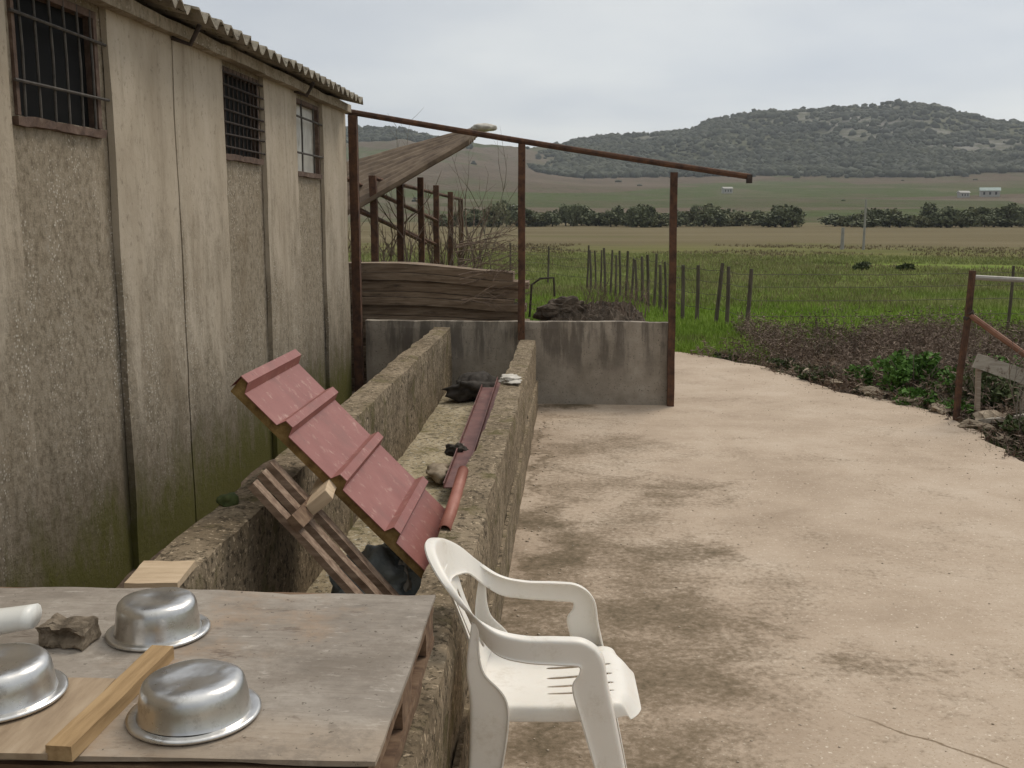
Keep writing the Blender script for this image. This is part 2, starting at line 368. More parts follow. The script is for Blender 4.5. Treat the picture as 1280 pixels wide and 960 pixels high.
def leaf(name, stops, scale=.9, rough=.75, fine=9):
    g = G(name, rough, spec=.2)
    c = g.ramp(g.math('MULTIPLY_ADD', g.noise(fine, detail=4, rough=.8), .55, g.math('MULTIPLY', g.noise(scale, detail=4), .45)), stops)
    g.col(c); return g.m
M['leaf_tree'] = leaf('hedgerow_foliage', [(.32, (.07, .082, .045)), (.5, (.13, .145, .078)), (.68, (.20, .21, .115))], .35, fine=2.2)
M['leaf_olive'] = leaf('olive_foliage', [(.32, (.085, .09, .048)), (.5, (.15, .155, .08)), (.68, (.22, .215, .12))], .35, fine=2.2)
M['leaf_hill'] = leaf('hill_forest_foliage', [(.36, (.014, .02, .011)), (.5, (.036, .044, .024)), (.66, (.09, .095, .052))], .012, fine=.07)
M['leaf_shrub'] = leaf('bright_shrub_leaves', [(.32, (.035, .075, .014)), (.5, (.075, .16, .026)), (.68, (.14, .24, .055))], 4, fine=30)
M['leaf_dark'] = leaf('dull_weed_leaves', [(.32, (.03, .045, .016)), (.5, (.065, .085, .03)), (.68, (.11, .125, .05))], 4, fine=30)
M['grass_old'] = leaf('meadow_grass', [(.34, (.10, .165, .02)), (.5, (.20, .30, .035)), (.66, (.30, .38, .07))], .5, fine=14)
def grass_mat():
    g = G('meadow_grass', .8, spec=.15)
    f = g.math('MULTIPLY_ADD', g.noise(14, detail=4, rough=.8), .5, g.math('MULTIPLY', g.noise(.5, detail=4), .5))
    a = g.ramp(f, [(.34, (.12, .19, .028)), (.5, (.23, .335, .05)), (.66, (.34, .42, .10))])
    b = g.ramp(f, [(.34, (.15, .175, .055)), (.5, (.26, .28, .10)), (.66, (.38, .36, .17))])
    ln = g.n.new('ShaderNodeVectorMath'); ln.operation = 'LENGTH'; g.L(g.pos, ln.inputs[0])
    a = g.mix(g.math('MULTIPLY', g.step(g.noise(.55, (.6, 1.3, 1), 7, .75, off=(5, 5, 0)), .54, .68), .7), a, (.20, .165, .09))
    k = g.math('ADD', ln.outputs['Value'], g.math('MULTIPLY_ADD', g.noise(.16, (.5, 1, 1), 6, .7, off=(2, 6, 0)), 44, -22))
    g.col(g.mix(g.step(k, 17, 27), a, b)); return g.m
M['grass'] = grass_mat()
M['drygrass'] = leaf('dry_straw', [(.34, (.10, .075, .04)), (.5, (.19, .145, .08)), (.66, (.29, .23, .135))], .5, fine=14)
M['weed'] = leaf('dried_brown_weeds', [(.36, (.06, .044, .034)), (.47, (.15, .108, .08)), (.60, (.27, .20, .15)), (.70, (.12, .125, .05))], 1.5, fine=25)
M['bark'] = simple('grey_bark', [(.3, (.05, .042, .033)), (.7, (.13, .11, .09))], 8, (1, 1, .3))
M['twig'] = simple('pale_twigs', [(.3, (.11, .09, .07)), (.7, (.23, .195, .155))], 12, bump=0)

def ground_mat():
    g = G('field_ground', 1.0, spec=.05); X = g.xyz()
    def N(s, st=(1, 1, 1), off=(0, 0, 0)): return g.noise(s, st, 8, .68, off=off)
    ln = g.n.new('ShaderNodeVectorMath'); ln.operation = 'LENGTH'; g.L(g.pos, ln.inputs[0]); d = ln.outputs['Value']
    wob = g.math('MULTIPLY_ADD', N(.12, (1, 1, 1)), .6, .7)
    dd = g.math('MULTIPLY', d, wob)
    green = g.ramp(N(.9, (1, .5, 1)), [(.3, (.085, .13, .022)), (.5, (.15, .215, .035)), (.7, (.21, .26, .06))])
    olive = g.ramp(N(.25, (.3, 1, 1)), [(.3, (.09, .092, .032)), (.5, (.13, .13, .046)), (.7, (.17, .155, .062))])
    brown = g.ramp(N(.09, (.25, 1, 1)), [(.3, (.115, .094, .05)), (.5, (.15, .124, .07)), (.7, (.185, .155, .092))])
    soil = g.ramp(N(3), [(.3, (.085, .06, .042)), (.5, (.15, .11, .076)), (.7, (.22, .17, .115))])
    c = g.mix(g.step(dd, 13.5, 16.5), soil, green)
    c = g.mix(g.math('MULTIPLY', g.step(N(.22, (.5, 1, 1), (4, 4, 0)), .48, .62), g.step(dd, 18, 26)), c, olive)
    c = g.mix(g.step(dd, 36, 50), c, olive)
    c = g.mix(g.step(dd, 50, 66), c, brown)
    c = g.mix(g.math('MULTIPLY', g.step(N(.035, (.3, 1, 1), (9, 2, 0)), .55, .68), g.step(dd, 60, 80)), c, (.105, .115, .04))
    g.col(c); g.bump(N(6), .8, .05)
    return g.m
M['ground'] = ground_mat()

def hill_mat():
    g = G('hill_cover', 1.0, spec=.04)
    a = g.n.new('ShaderNodeAttribute'); a.attribute_name = 'wooded'; z = a.outputs['Fac']
    patch = g.voro(.012, (.5, 1, 0), 'F1', 'Color')
    sp = g.n.new('ShaderNodeSeparateColor'); g.L(patch, sp.inputs[0])
    f = g.math('ADD', g.math('MULTIPLY', sp.outputs[0], .65), g.math('MULTIPLY', g.noise(.02, (1, .4, 1), 8, .7), .5))
    field = g.ramp(f, [(.2, (.115, .088, .06)), (.38, (.16, .125, .09)), (.5, (.085, .10, .04)), (.62, (.14, .105, .075)), (.72, (.08, .105, .034)), (.85, (.17, .14, .10))])
    field = g.mix(g.math('MULTIPLY', g.step(g.noise(.12, (1, .5, 1), 8, .75), .52, .68), .6), field, (.07, .07, .038))
    wood_ = g.ramp(g.noise(.03, (1, 1, 1), 9, .75), [(.32, (.05, .055, .03)), (.5, (.10, .105, .06)), (.66, (.165, .16, .10))])
    rock = g.ramp(g.noise(.06, (1, 1, .6), 8, .75), [(.3, (.13, .122, .105)), (.7, (.31, .295, .26))])
    a2 = g.n.new('ShaderNodeAttribute'); a2.attribute_name = 'rocky'
    wood_ = g.mix(g.math('MULTIPLY', a2.outputs['Fac'], g.step(g.noise(.09, (1, 1, .6), 7, .75), .40, .58)), wood_, rock)
    g.col(g.mix(z, field, wood_)); g.bump(g.noise(.05, detail=8, rough=.7), .9, 6)
    return g.m
M['hill'] = hill_mat()

# ------------------------------------------------------------------ setting
YARD_EDGE = [(3.6, -3), (3.55, 3), (3.4, 5.6), (3.22, 7.0), (3.19, 7.6), (3.3, 8.6), (3.3, 9.1), (3.05, 9.7), (2.66, 10.3), (2.42, 11.2), (2.22, 11.85), (1.82, 12.6), (1.36, 13.15), (.6, 13.5), (-.3, 13.6)]
def build_yard():
    pts = []
    for i in range(len(YARD_EDGE) - 1):
        a, b = Vector((*YARD_EDGE[i], 0)), Vector((*YARD_EDGE[i + 1], 0)); n = max(1, int((b - a).length / .12))
        for k in range(n):
            p = a.lerp(b, k / n); q = mnoise.noise_vector(p * 2.2) * .09 + mnoise.noise_vector(p * 7) * .04
            pts.append((p.x + q.x, p.y + q.y))
    pts += [(-.38, 13.6), (-.38, -3)]
    n = len(pts); mb = MB()
    mb.add([(x, y, 0) for x, y in pts] + [(x + .015, y + .015, -.13) for x, y in pts], [tuple(range(n))] + [(i, i + n, (i + 1) % n + n, (i + 1) % n) for i in range(n)])
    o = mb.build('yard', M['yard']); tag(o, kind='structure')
build_yard()

def build_ground():
    rs = [0, 2, 4, 6, 8, 10, 12, 14, 17, 20, 24, 30, 38, 50, 70, 100, 140, 200, 300, 500, 900, 1700]; n = 120
    V = []; F = []
    for r in rs:
        for k in range(n):
            t = 2 * math.pi * k / n; x, y = r * math.sin(t), r * math.cos(t)
            V.append((x, y, -.07 + (0.05 * mnoise.noise(Vector((x * .3, y * .3, 0))) * min(1, max(0, (r - 14) / 10)) - 2.5 * max(0, (r - 900) / 800))))
    for i in range(len(rs) - 1):
        for k in range(n):
            F.append((i * n + k, i * n + (k + 1) % n, i * n + n + (k + 1) % n, i * n + n + k))
    mb = MB().add(V, [f[::-1] for f in F]); o = mb.build('ground', M['ground'], smooth=True); tag(o, kind='structure')
build_ground()

def sstep(a, b, x):
    t = min(1, max(0, (x - a) / (b - a))); return t * t * (3 - 2 * t)
RIDGE = [(-900, 60), (-200, 70), (200, 85), (440, 98), (500, 100), (560, 88), (620, 80), (690, 80), (730, 87), (770, 95), (810, 100), (850, 107), (900, 123), (950, 134), (1000, 138), (1060, 141), (1115, 143), (1150, 138), (1190, 125), (1220, 119), (1280, 114), (1400, 100), (1700, 70), (2400, 50)]
def ridge(x): return ridge0(x) * (1 - .155 * sstep(640, 1080, x)) - 3
def ridge0(x):
    for (a, p), (b, q) in zip(RIDGE, RIDGE[1:]):
        if a <= x <= b:
            t = (x - a) / (b - a); t = t * t * (3 - 2 * t) * .5 + t * .5; return p + (q - p) * t
    return 50
def az2px(az):                       # bearing from the trough axis -> the hill profile's own abscissa
    return 715 + 1317 * math.tan(az)
def hill_h(az, r):
    x = az2px(az); rd = ridge(x)
    left = 1 - sstep(560, 760, x)
    mid = 36 * sstep(170, 720, r)
    e = mid + (rd - 36) * (sstep(690, 1120, r) ** (.85) * (1 - left) + left * sstep(330, 1120, r))
    if r > 1120: e = rd * (1 - .55 * (r - 1120) / 380)
    X, Y = r * math.sin(az), r * math.cos(az)
    h = e / 1300 * r * 1.0 + 1.75 * sstep(170, 400, r)
    w = sstep(700, 850, r)
    p = Vector((X, Y, 0))
    h += w * (5 * mnoise.noise(p * .008) + 4 * mnoise.noise(p * .022) + 2.2 * mnoise.noise(p * .06))
    h += sstep(220, 420, r) * (1.5 * mnoise.noise(p * .01))
    return h
def wooded(az, r):
    x = az2px(az); p = Vector((r * math.sin(az), r * math.cos(az), 0)); n = mnoise.noise(p * .012) * 60
    right = sstep(650, 720, x) * sstep(735, 775, r + n * .4)
    lft = (1 - sstep(520, 600, x)) * sstep(880, 960, r + n)
    return max(right, lft)
def rocky(az, r):
    p = Vector((r * math.sin(az), r * math.cos(az), 0)); x = az2px(az)
    n = mnoise.noise(p * .011 + Vector((3, 8, 0))) + .55 * mnoise.noise(p * .035) + .3 * mnoise.noise(p * .09)
    return sstep(.14, .42, n + .28 * sstep(1000, 1120, x) * (1 - sstep(1220, 1300, x)) + .15 * sstep(860, 800, x) * 0) * sstep(790, 900, r)
def build_hills():
    na, nr = 420, 150; V = []; F = []; W = []; K = []
    az0, az1 = R(-52), R(52)
    for j in range(nr):
        r = 172 + (1500 - 172) * (j / (nr - 1)) ** 1.15
        for i in range(na):
            az = az0 + (az1 - az0) * i / (na - 1)
            edge = sstep(0, .08, i / (na - 1)) * sstep(0, .08, 1 - i / (na - 1))
            V.append((r * math.sin(az), r * math.cos(az), hill_h(az, r) * edge - .35 * (1 - sstep(172, 200, r)))); W.append(wooded(az, r)); K.append(rocky(az, r))
    for j in range(nr - 1):
        for i in range(na - 1):
            a = j * na + i; F.append((a, a + 1, a + na + 1, a + na))
    o = np_obj('hills', V, F, M['hill'], smooth=True); tag(o, kind='structure')
    at = o.data.attributes.new('wooded', 'FLOAT', 'POINT'); at.data.foreach_set('value', np.array(W, dtype=np.float32))
    at = o.data.attributes.new('rocky', 'FLOAT', 'POINT'); at.data.foreach_set('value', np.array(K, dtype=np.float32))
build_hills()

def ico(sub):
    bm = bmesh.new(); bmesh.ops.create_icosphere(bm, subdivisions=sub, radius=1)
    v = np.array([x.co[:] for x in bm.verts]); f = np.array([[q.index for q in p.verts] for p in bm.faces]); bm.free(); return v, f
P_ = (1 + 5 ** .5) / 2
ICO_V = [(-1, P_, 0), (1, P_, 0), (-1, -P_, 0), (1, -P_, 0), (0, -1, P_), (0, 1, P_), (0, -1, -P_), (0, 1, -P_), (P_, 0, -1), (P_, 0, 1), (-P_, 0, -1), (-P_, 0, 1)]
ICO_V = [tuple(c / 1.9 for c in q) for q in ICO_V]
ICO_F = [(0, 11, 5), (0, 5, 1), (0, 1, 7), (0, 7, 10), (0, 10, 11), (1, 5, 9), (5, 11, 4), (11, 10, 2), (10, 7, 6), (7, 1, 8), (3, 9, 4), (3, 4, 2), (3, 2, 6), (3, 6, 8), (3, 8, 9), (4, 9, 5), (2, 4, 11), (6, 2, 10), (8, 6, 7), (9, 8, 1)]
def build_hill_forest():
    iv, if_ = np.array(ICO_V), np.array(ICO_F); VV = []; FF = []; n = 0; tries = 0
    while n < 26000 and tries < 200000:
        tries += 1
        az = R(random.uniform(-16, 30)); r = random.uniform(700, 1180)
        if random.random() > wooded(az, r) : continue
        if random.random() < .88 * rocky(az, r): continue
        p = Vector((r * math.sin(az), r * math.cos(az), 0))
        dens = mnoise.noise(p * .014) + .6 * mnoise.noise(p * .045)
        hi = sstep(800, 1000, r)
        if dens < -.30 + .42 * hi: 
            if random.random() > .12: continue
        s = random.uniform(1.1, 3.0); z = hill_h(az, r)
        v = iv * (1 + .9 * (rng.random((len(iv), 1)) - .5)) * np.array([s * 1.25, s, s * random.uniform(.7, 1.3)]) + np.array([p.x, p.y, z + s * .5])
        VV.append(v); FF.append(if_ + n * len(iv)); n += 1
    # scrub dotted over the lower slopes
    k = 0
    while k < 50:
        az = R(random.uniform(-18, 30)); r = random.uniform(200, 760); p = Vector((r * math.sin(az), r * math.cos(az), 0))
        k += 1
        if mnoise.noise(p * .02 + Vector((5, 5, 0))) < .12 and random.random() > .12: continue
        s = random.uniform(.5, 1.5) * (.5 + r / 900); z = hill_h(az, r)
        v = iv * (1 + .5 * (rng.random((len(iv), 1)) - .5)) * np.array([s * 1.5, s, s * .8]) + np.array([p.x, p.y, z + s * .2])
        VV.append(v); FF.append(if_ + n * len(iv)); n += 1
    o = np_obj('hill_forest', np.concatenate(VV), np.concatenate(FF), M['leaf_hill']); tag(o, 'dark scrubby woodland covering the rocky hill', 'forest', kind='stuff')
build_hill_forest()

# ------------------------------------------------------------------ vegetation
def leaf_quads(P, N, size, rgen, aspect=1.0):
    n = len(P); a = rgen.normal(size=(n, 3)); a /= np.linalg.norm(a, axis=1, keepdims=True)
    b = rgen.normal(size=(n, 3)); b -= (b * a).sum(1, keepdims=True) * a; b /= np.linalg.norm(b, axis=1, keepdims=True)
    s = (size * (.55 + .9 * rgen.random((n, 1)))); a = a * s; b = b * s * aspect
    V = np.stack([P - a - b * .3, P + b, P + a * 1.1 + b * .2, P - b], 1).reshape(-1, 3)
    return V, np.arange(4 * n).reshape(-1, 4)
def crown_points(n, rad, lobes, rgen):
    C = rgen.normal(size=(lobes, 3)); C /= np.linalg.norm(C, axis=1, keepdims=True); C *= rgen.random((lobes, 1)) ** .4 * .72
    q = rgen.integers(0, lobes, n); d = rgen.normal(size=(n, 3)); d /= np.linalg.norm(d, axis=1, keepdims=True)
    lr = .22 + .26 * rgen.random(lobes)
    return (C[q] + d * lr[q][:, None] * rgen.random((n, 1)) ** .35) * np.array(rad)
def tree_proto(i, h, w, m):
    g = np.random.default_rng(100 + i)
    P = crown_points(1100, (w / 2, w / 2, h * .52), 22, g); P[:, 2] = P[:, 2] + h * .46; P[:, :2] *= (1.35 - .55 * np.clip(P[:, 2:3] / h, 0, 1)); P[:, 2] = np.maximum(P[:, 2], .05)
    V, F = leaf_quads(P, None, .17, g)
    root = thing('hedgerow_tree', 'x', 'tree')
    np_obj('crown', V, F, m, root)
    t = MB(); t.tube([(0, 0, -.1), (.03, .02, h * .25), (-.04, 0, h * .6)], [.14, .10, .04], 6)
    for k in range(4):
        a = k * 1.7 + i; t.tube([(.02, .01, h * .22), (math.cos(a) * w * .15, math.sin(a) * w * .15, h * .4), (math.cos(a) * w * .3, math.sin(a) * w * .3, h * .6)], [.07, .05, .02], 5)
    t.build('trunk', M['bark'], root)
    return root
protos = [tree_proto(0, 3.6, 3.6, M['leaf_tree']), tree_proto(1, 3.0, 4.2, M['leaf_tree']), tree_proto(2, 4.2, 3.2, M['leaf_tree']), tree_proto(3, 2.6, 3.6, M['leaf_olive']), tree_proto(4, 3.2, 5.0, M['leaf_olive'])]
def copy_tree(o, parent=None):
    c = o.copy(); COL.objects.link(c)
    if parent: c.parent = parent
    for ch in list(o.children): copy_tree(ch, c)
    return c
used = [0] * 5
TL = ['tall dark green tree with rounded crown in the far hedgerow', 'broad dark green bushy tree in the far hedgerow', 'narrow upright dark tree in the far hedgerow', 'low olive green bush tree in the far hedgerow', 'wide olive green tree in the far hedgerow']
def put_tree(k, x, y, s, sz, rz):
    o = protos[k] if not used[k] else copy_tree(protos[k]); used[k] += 1
    o.location = (x, y, -.05); o.rotation_euler = (0, 0, rz); o.scale = (s, s, sz)
    tag(o, TL[k], 'tree', 'trees in the far hedgerow')
hr = random.Random(3)
px = 545
while px < 1330:
    if 990 < px < 1034: px += 6; continue
    Y = hr.uniform(126, 150); x = (px - 715) / 1317 * Y
    k = hr.choice([0, 1, 1, 2, 3, 4, 0]); 
    big = 1.0
    if 655 < px < 690: big = 1.12
    if px > 1040: big = .86 if px < 1120 else .95
    if px < 600: big = .8
    put_tree(k, x, Y, hr.uniform(.6, 1.25) * big, hr.choice([hr.uniform(.4, .65), hr.uniform(.55, 1.05)]) * big, hr.uniform(0, 6))
    px += hr.uniform(3.5, 10)

# meadow grass
def grass(n, rmin, rmax, amin, amax, hmin, hmax, w, m, name, label, ok, lean=.4, seed=1):
    g = np.random.default_rng(seed)
    r = rmin * (rmax / rmin) ** g.random(n * 2); a = np.radians(amin + (amax - amin) * g.random(n * 2))
    x = r * np.sin(a); y = r * np.cos(a)
    keep = np.array([ok(p, q) for p, q in zip(x, y)]); x = x[keep][:n]; y = y[keep][:n]; r = r[keep][:n]; n = len(x)
    B = 4; V = np.zeros((n, B, 3, 3)); z0 = -.08
    for b in range(B):
        t = g.random(n) * 2 * np.pi; h = hmin + (hmax - hmin) * g.random(n) ** 1.4; ox = g.normal(size=n) * .05; oy = g.normal(size=n) * .05
        ww = w * (.6 + .8 * g.random(n)) * np.maximum(1, r / 26)
        dx = np.cos(t); dy = np.sin(t); ln = lean * h * g.normal(size=n)
        V[:, b, 0] = np.stack([x + ox - dx * ww, y + oy - dy * ww, np.full(n, z0)], 1)
        V[:, b, 1] = np.stack([x + ox + dx * ww, y + oy + dy * ww, np.full(n, z0)], 1)
        V[:, b, 2] = np.stack([x + ox + ln * dy, y + oy - ln * dx, z0 + h], 1)
    o = np_obj(name, V.reshape(-1, 3), np.arange(n * B * 3).reshape(-1, 3), m); return tag(o, label, 'grass', kind='stuff')
def edge_x(y):
    for (x0, y0), (x1, y1) in zip(YARD_EDGE, YARD_EDGE[1:]):
        if y0 <= y <= y1 and y1 > y0: return x0 + (x1 - x0) * (y - y0) / (y1 - y0)
    return -9 if y > 13.6 else 3.6
def pn(x, y, s=.4, o=0): return mnoise.noise(Vector((x * s + o, y * s, o)))
def weed_zone(x, y):
    if y > 13.0 + .4 * pn(x, y, 1.1, 6) and x < 2.35 + .25 * pn(x, y, .8, 1): return False
    return x > edge_x(y) - .06 - .16 * max(0, pn(x, y, 1.7, 5)) and y < 15.6 + .6 * pn(x, y, .5) - max(0, x - 3) * .05 and y > 6.5
def meadow(x, y):
    if y > 9.7 and x < -.4 and y < 11: return False
    if x < -1.9 and y < 11: return False
    return (y > 14.6 + .8 * pn(x, y, .5) and pn(x, y, .18, 3) > -.42) or (12.9 < y < 15.2 and edge_x(y) + .1 < x < 2.6 and pn(x, y, .9, 3) > -.2) or (y > 11.5 and x < -.4)
grass(80000, 11.5, 46, -22, 34, .05, .17, .010, M['grass'], 'meadow_grass', 'bright green grass growing over the meadow behind the yard', meadow, seed=1)
grass(5000, 12.8, 17, 3, 10, .05, .19, .010, M['grass'], 'corner_grass', 'lush green grass tuft patch at the far corner of the yard by the fence posts', lambda x, y: y > 12.7 and edge_x(y) + .08 < x < 2.6, seed=6)
grass(14000, 20, 60, -22, 34, .05, .16, .010, M['drygrass'], 'dry_grass', 'straw coloured dry grass in the far part of the meadow', lambda x, y: pn(x, y, .12, 7) > -.1, seed=2)

def weeds():
    g = random.Random(5); V = []; F = []
    def tri(a, b, c): F.append((len(V), len(V) + 1, len(V) + 2)); V.extend([tuple(a), tuple(b), tuple(c)])
    n = 0
    while n < 7500:
        y = g.uniform(6.8, 16); x = g.uniform(1.2, 8.5)
        if not weed_zone(x, y) or x > .62 * y: continue
        dn = pn(x, y, .8, 2)
        if dn < -.3 and g.random() > .3: continue
        n += 1
        h = g.uniform(.10, .42) * (1 + .5 * dn) * (.45 + .55 * min(1, max(0, (x - edge_x(y)) / .6))); lx, ly = g.gauss(0, .35) * h, g.gauss(0, .35) * h
        if y < 9.5: h *= .8
        b = Vector((x, y, -.08)); t = Vector((x + lx, y + ly, -.06 + h)); w = Vector((.004, .003, 0))
        tri(b - w, b + w, t)
        for k in range(11):
            f = g.uniform(.15, 1); c = b.lerp(t, f); d = Vector((g.gauss(0, 1), g.gauss(0, 1), g.gauss(.25, .6))).normalized(); L = g.uniform(.025, .085)
            s = d.cross(Vector((g.gauss(0, 1), g.gauss(0, 1), g.gauss(0, 1)))).normalized() * g.uniform(.003, .010)
            tri(c - s, c + s, c + d * L)
    o = np_obj('dried_weeds', V, F, M['weed']); tag(o, 'brown dried weeds along the far edge of the yard', 'weeds', kind='stuff')
weeds()
grass(7000, 7.2, 15.5, 6, 32, .03, .13, .007, M['leaf_dark'], 'verge_grass', 'dull green low plants among the dried weeds', lambda x, y: weed_zone(x, y) and pn(x, y, .9, 9) > -.05, lean=.8, seed=4)

def shrub(name, label, x, y, w, h, n, m, seed, size=.028, cat='shrub', group=None, stems=9):
    g = np.random.default_rng(seed)
    P = crown_points(n, (w / 2, w / 2, h / 2), 12, g); P[:, 2] += h * .5; P[:, 2] = np.maximum(P[:, 2], .02)
    V, F = leaf_quads(P, None, size, g, .6)
    root = thing(name, label, cat, group, (x, y, -.07)); np_obj('foliage', V, F, m, root)
    st = MB()
    for k in range(stems):
        a = k * 2.4 + seed; st.tube([(0, 0, -.02), (math.cos(a) * w * .15, math.sin(a) * w * .15, h * .4), (math.cos(a) * w * .36, math.sin(a) * w * .36, h * .85)], [.008, .006, .003], 5)
    st.build('stem', M['twig'], root); return root
shrub('leafy_shrub', 'largest bright green leafy shrub beside the rusty gate post', 3.33, 10.15, .85, .55, 1500, M['leaf_shrub'], 1)
shrub('leafy_shrub', 'small bright green shrub among brown weeds at the yard edge, left of the largest shrub', 3.0, 10.75, .42, .28, 600, M['leaf_shrub'], 2)
shrub('leafy_shrub', 'low green shrub touching the stones directly left of the rusty gate post', 3.2, 9.72, .55, .2, 700, M['leaf_shrub'], 3)
shrub('leafy_shrub', 'dull green tangled weed clump growing behind the white board by the gate', 3.75, 9.5, .8, .42, 1100, M['leaf_dark'], 4)
shrub('leafy_shrub', 'pale green weed clump beside the stones at the bend of the yard edge', 2.75, 11.4, .7, .22, 500, M['leaf_dark'], 5)
shrub('leafy_shrub', 'green weed clump at the right picture edge below the leaning board', 3.72, 8.15, .75, .3, 1000, M['leaf_dark'], 6)
for i_, (x_, y_, w_, h_, m_, lb_) in enumerate([(2.95, 10.3, .35, .14, 'leaf_dark', 'dull green weed tuft over the stones left of the small green shrub'), (2.6, 11.0, .45, .2, 'leaf_dark', 'dull green weed tuft beside the whitish rough stone'), (2.45, 12.0, .5, .18, 'leaf_dark', 'dark green weed tuft at the far bend of the yard edge'),
        (3.6, 10.9, .8, .36, 'leaf_dark', 'dark green weed mound behind the largest bright shrub'), (4.3, 10.6, .9, .45, 'leaf_shrub', 'bright green shrub beyond the gate rail, right of the gate post'), (1.95, 12.75, .5, .16, 'leaf_dark', 'low green weed tuft where the yard meets the lush grass'), (3.45, 9.35, .45, .22, 'leaf_shrub', 'small bright green shrub directly behind the gate post foot')]):
    shrub('weed_clump', lb_, x_, y_, w_, h_, 500, M[m_], 40 + i_, .022, 'weeds')
def field_bush(x, y, w, h, label, sd): shrub('field_bush', label, x, y, w, h, 500, M['leaf_dark'], sd, .06, 'bush')
field_bush(9.0, 33, .6, .3, 'dark low bush alone in the open meadow, left one of two', 11); field_bush(10.4, 33.2, .55, .28, 'dark low bush alone in the open meadow, right one of two', 12)

def bare_shrub(name, label, x, y, h, n, seed, m, spread=.25, r0=.018):
    g = random.Random(seed); mb = MB()
    def grow(p, d, L, r, lv):
        pts = [p]; q = p
        for k in range(4):
            d = (d + Vector((g.gauss(0, .13), g.gauss(0, .13), .06))).normalized(); q = q + d * L / 4; pts.append(q)
            if lv < 2 and k > 0:
                for _ in range(2 if lv == 0 else 1):
                    grow(q, (d + Vector((g.gauss(0, .5), g.gauss(0, .5), g.gauss(.2, .2)))).normalized(), L * g.uniform(.25, .45), r * .5, lv + 1)
        mb.tube(pts, [r, r * .8, r * .65, r * .5, r * .3], 5)
    for k in range(n):
        grow(Vector((g.gauss(0, spread), g.gauss(0, spread), -.05)), Vector((g.gauss(0, .12), g.gauss(0, .12), 1)).normalized(), h * g.uniform(.6, 1), r0 * g.uniform(.6, 1), 0)
    root = tag(mb.build(name, m), label, 'bush'); root.location = (x, y, -.05)
    if name in ('dry_brush', 'dead_twig_heap'): root['kind'] = 'stuff'
    return root
bare_shrub('bare_sapling', 'thin leafless grey saplings rising beside the farthest shelter posts', -1.75, 19, 2.9, 2, 21, M['twig'], .4)
bare_shrub('bare_sapling', 'leafless sapling poking above the loose roof sheet', -2.1, 15.5, 3.15, 2, 22, M['twig'], .12)
bare_shrub('dry_vine', 'tangled dry brown vine climbing the middle shelter posts', -1.93, 15.9, 1.7, 14, 23, M['weed'], .22, .028)
bare_shrub('dry_vine', 'dry reddish brown vine hanging on the nearest shelter posts under the tilted roof sheet', -2.15, 13.3, 1.75, 9, 27, M['weed'], .3, .022)
bare_shrub('dead_twig_heap', 'pile of dead grey twigs at the right picture edge under the gate rail', 3.72, 8.5, .62, 14, 24, M['twig'], .2, .009)

# stones along the edge
ST = [(2.39, 12.17, .10, 'pale flat stone at the far bend of the yard edge'), (2.60, 11.2, .15, 'whitish rough stone by the weeds at the bend of the yard edge'), (2.72, 10.75, .10, 'grey stone just in front of the whitish rough stone'),
      (2.86, 10.32, .11, 'rounded beige stone left of the small green shrub'), (2.97, 10.06, .16, 'long beige stone in front of the small green shrub'), (3.13, 9.66, .13, 'beige stone against the low green shrub'),
      (3.27, 9.28, .12, 'tan stone just left of the gate post foot'), (3.33, 8.6, .12, 'flat stone on the yard just in front of the gate post'), (3.55, 8.75, .19, 'big pale angular stone under the leaning white board'),
      (3.62, 8.45, .13, 'grey stone beside the dead twigs'), (3.36, 8.1, .07, 'small dark stone on the yard before the dead twigs'), (2.52, 11.55, .07, 'small brown stone behind the whitish rough stone')]
for i, (x, y, r, lb) in enumerate(ST):
    o = MB().rock((0, 0, 0), r * .6, i + 1, 3, .8, (1.5, .9, .5)).build('edge_stone', M['stone']); o.location = (x, y, r * .18); o.rotation_euler = (0, 0, i * 1.3); tag(o, lb, 'stone', 'stones along the yard edge')
g_ = random.Random(9); 

def grit():
    g = random.Random(12); V = []; F = []; iv, jf = np.array(ICO_V), np.array(ICO_F); n = 0
    while n < 900:
        y = g.uniform(2.2, 12.5); x = g.uniform(-.25, 3.3)
        if x > edge_x(y) - .02: continue
        near = min(abs(x + .27), abs(edge_x(y) - x))
        if g.random() > .12 + .88 * math.exp(-near * 3.5): continue
        r = g.uniform(.002, .005) * (1 + 1.2 * math.exp(-near * 8)); 
        V.append(iv * (1 + .6 * (rng.random((12, 1)) - .5)) * np.array([r * 1.3, r, r * .7]) + np.array([x, y, r * .3])); F.append(jf + 12 * n); n += 1
    tag(np_obj('grit', np.concatenate(V), np.concatenate(F), M['grit']), 'loose grit and small pebbles scattered over the yard', 'grit', kind='stuff')
grit()
grass(420, 3.0, 10, -9, 2, .02, .07, .003, M['leaf_dark'], 'trough_foot_weeds', 'tiny weeds rooted along the foot of the trough wall', lambda x, y: -.27 < x < -.20 + .05 * pn(x, y, 2, 1) and 3 < y < 9.3 and pn(x, y, 1.2, 4) > -.1, lean=.7, seed=8)
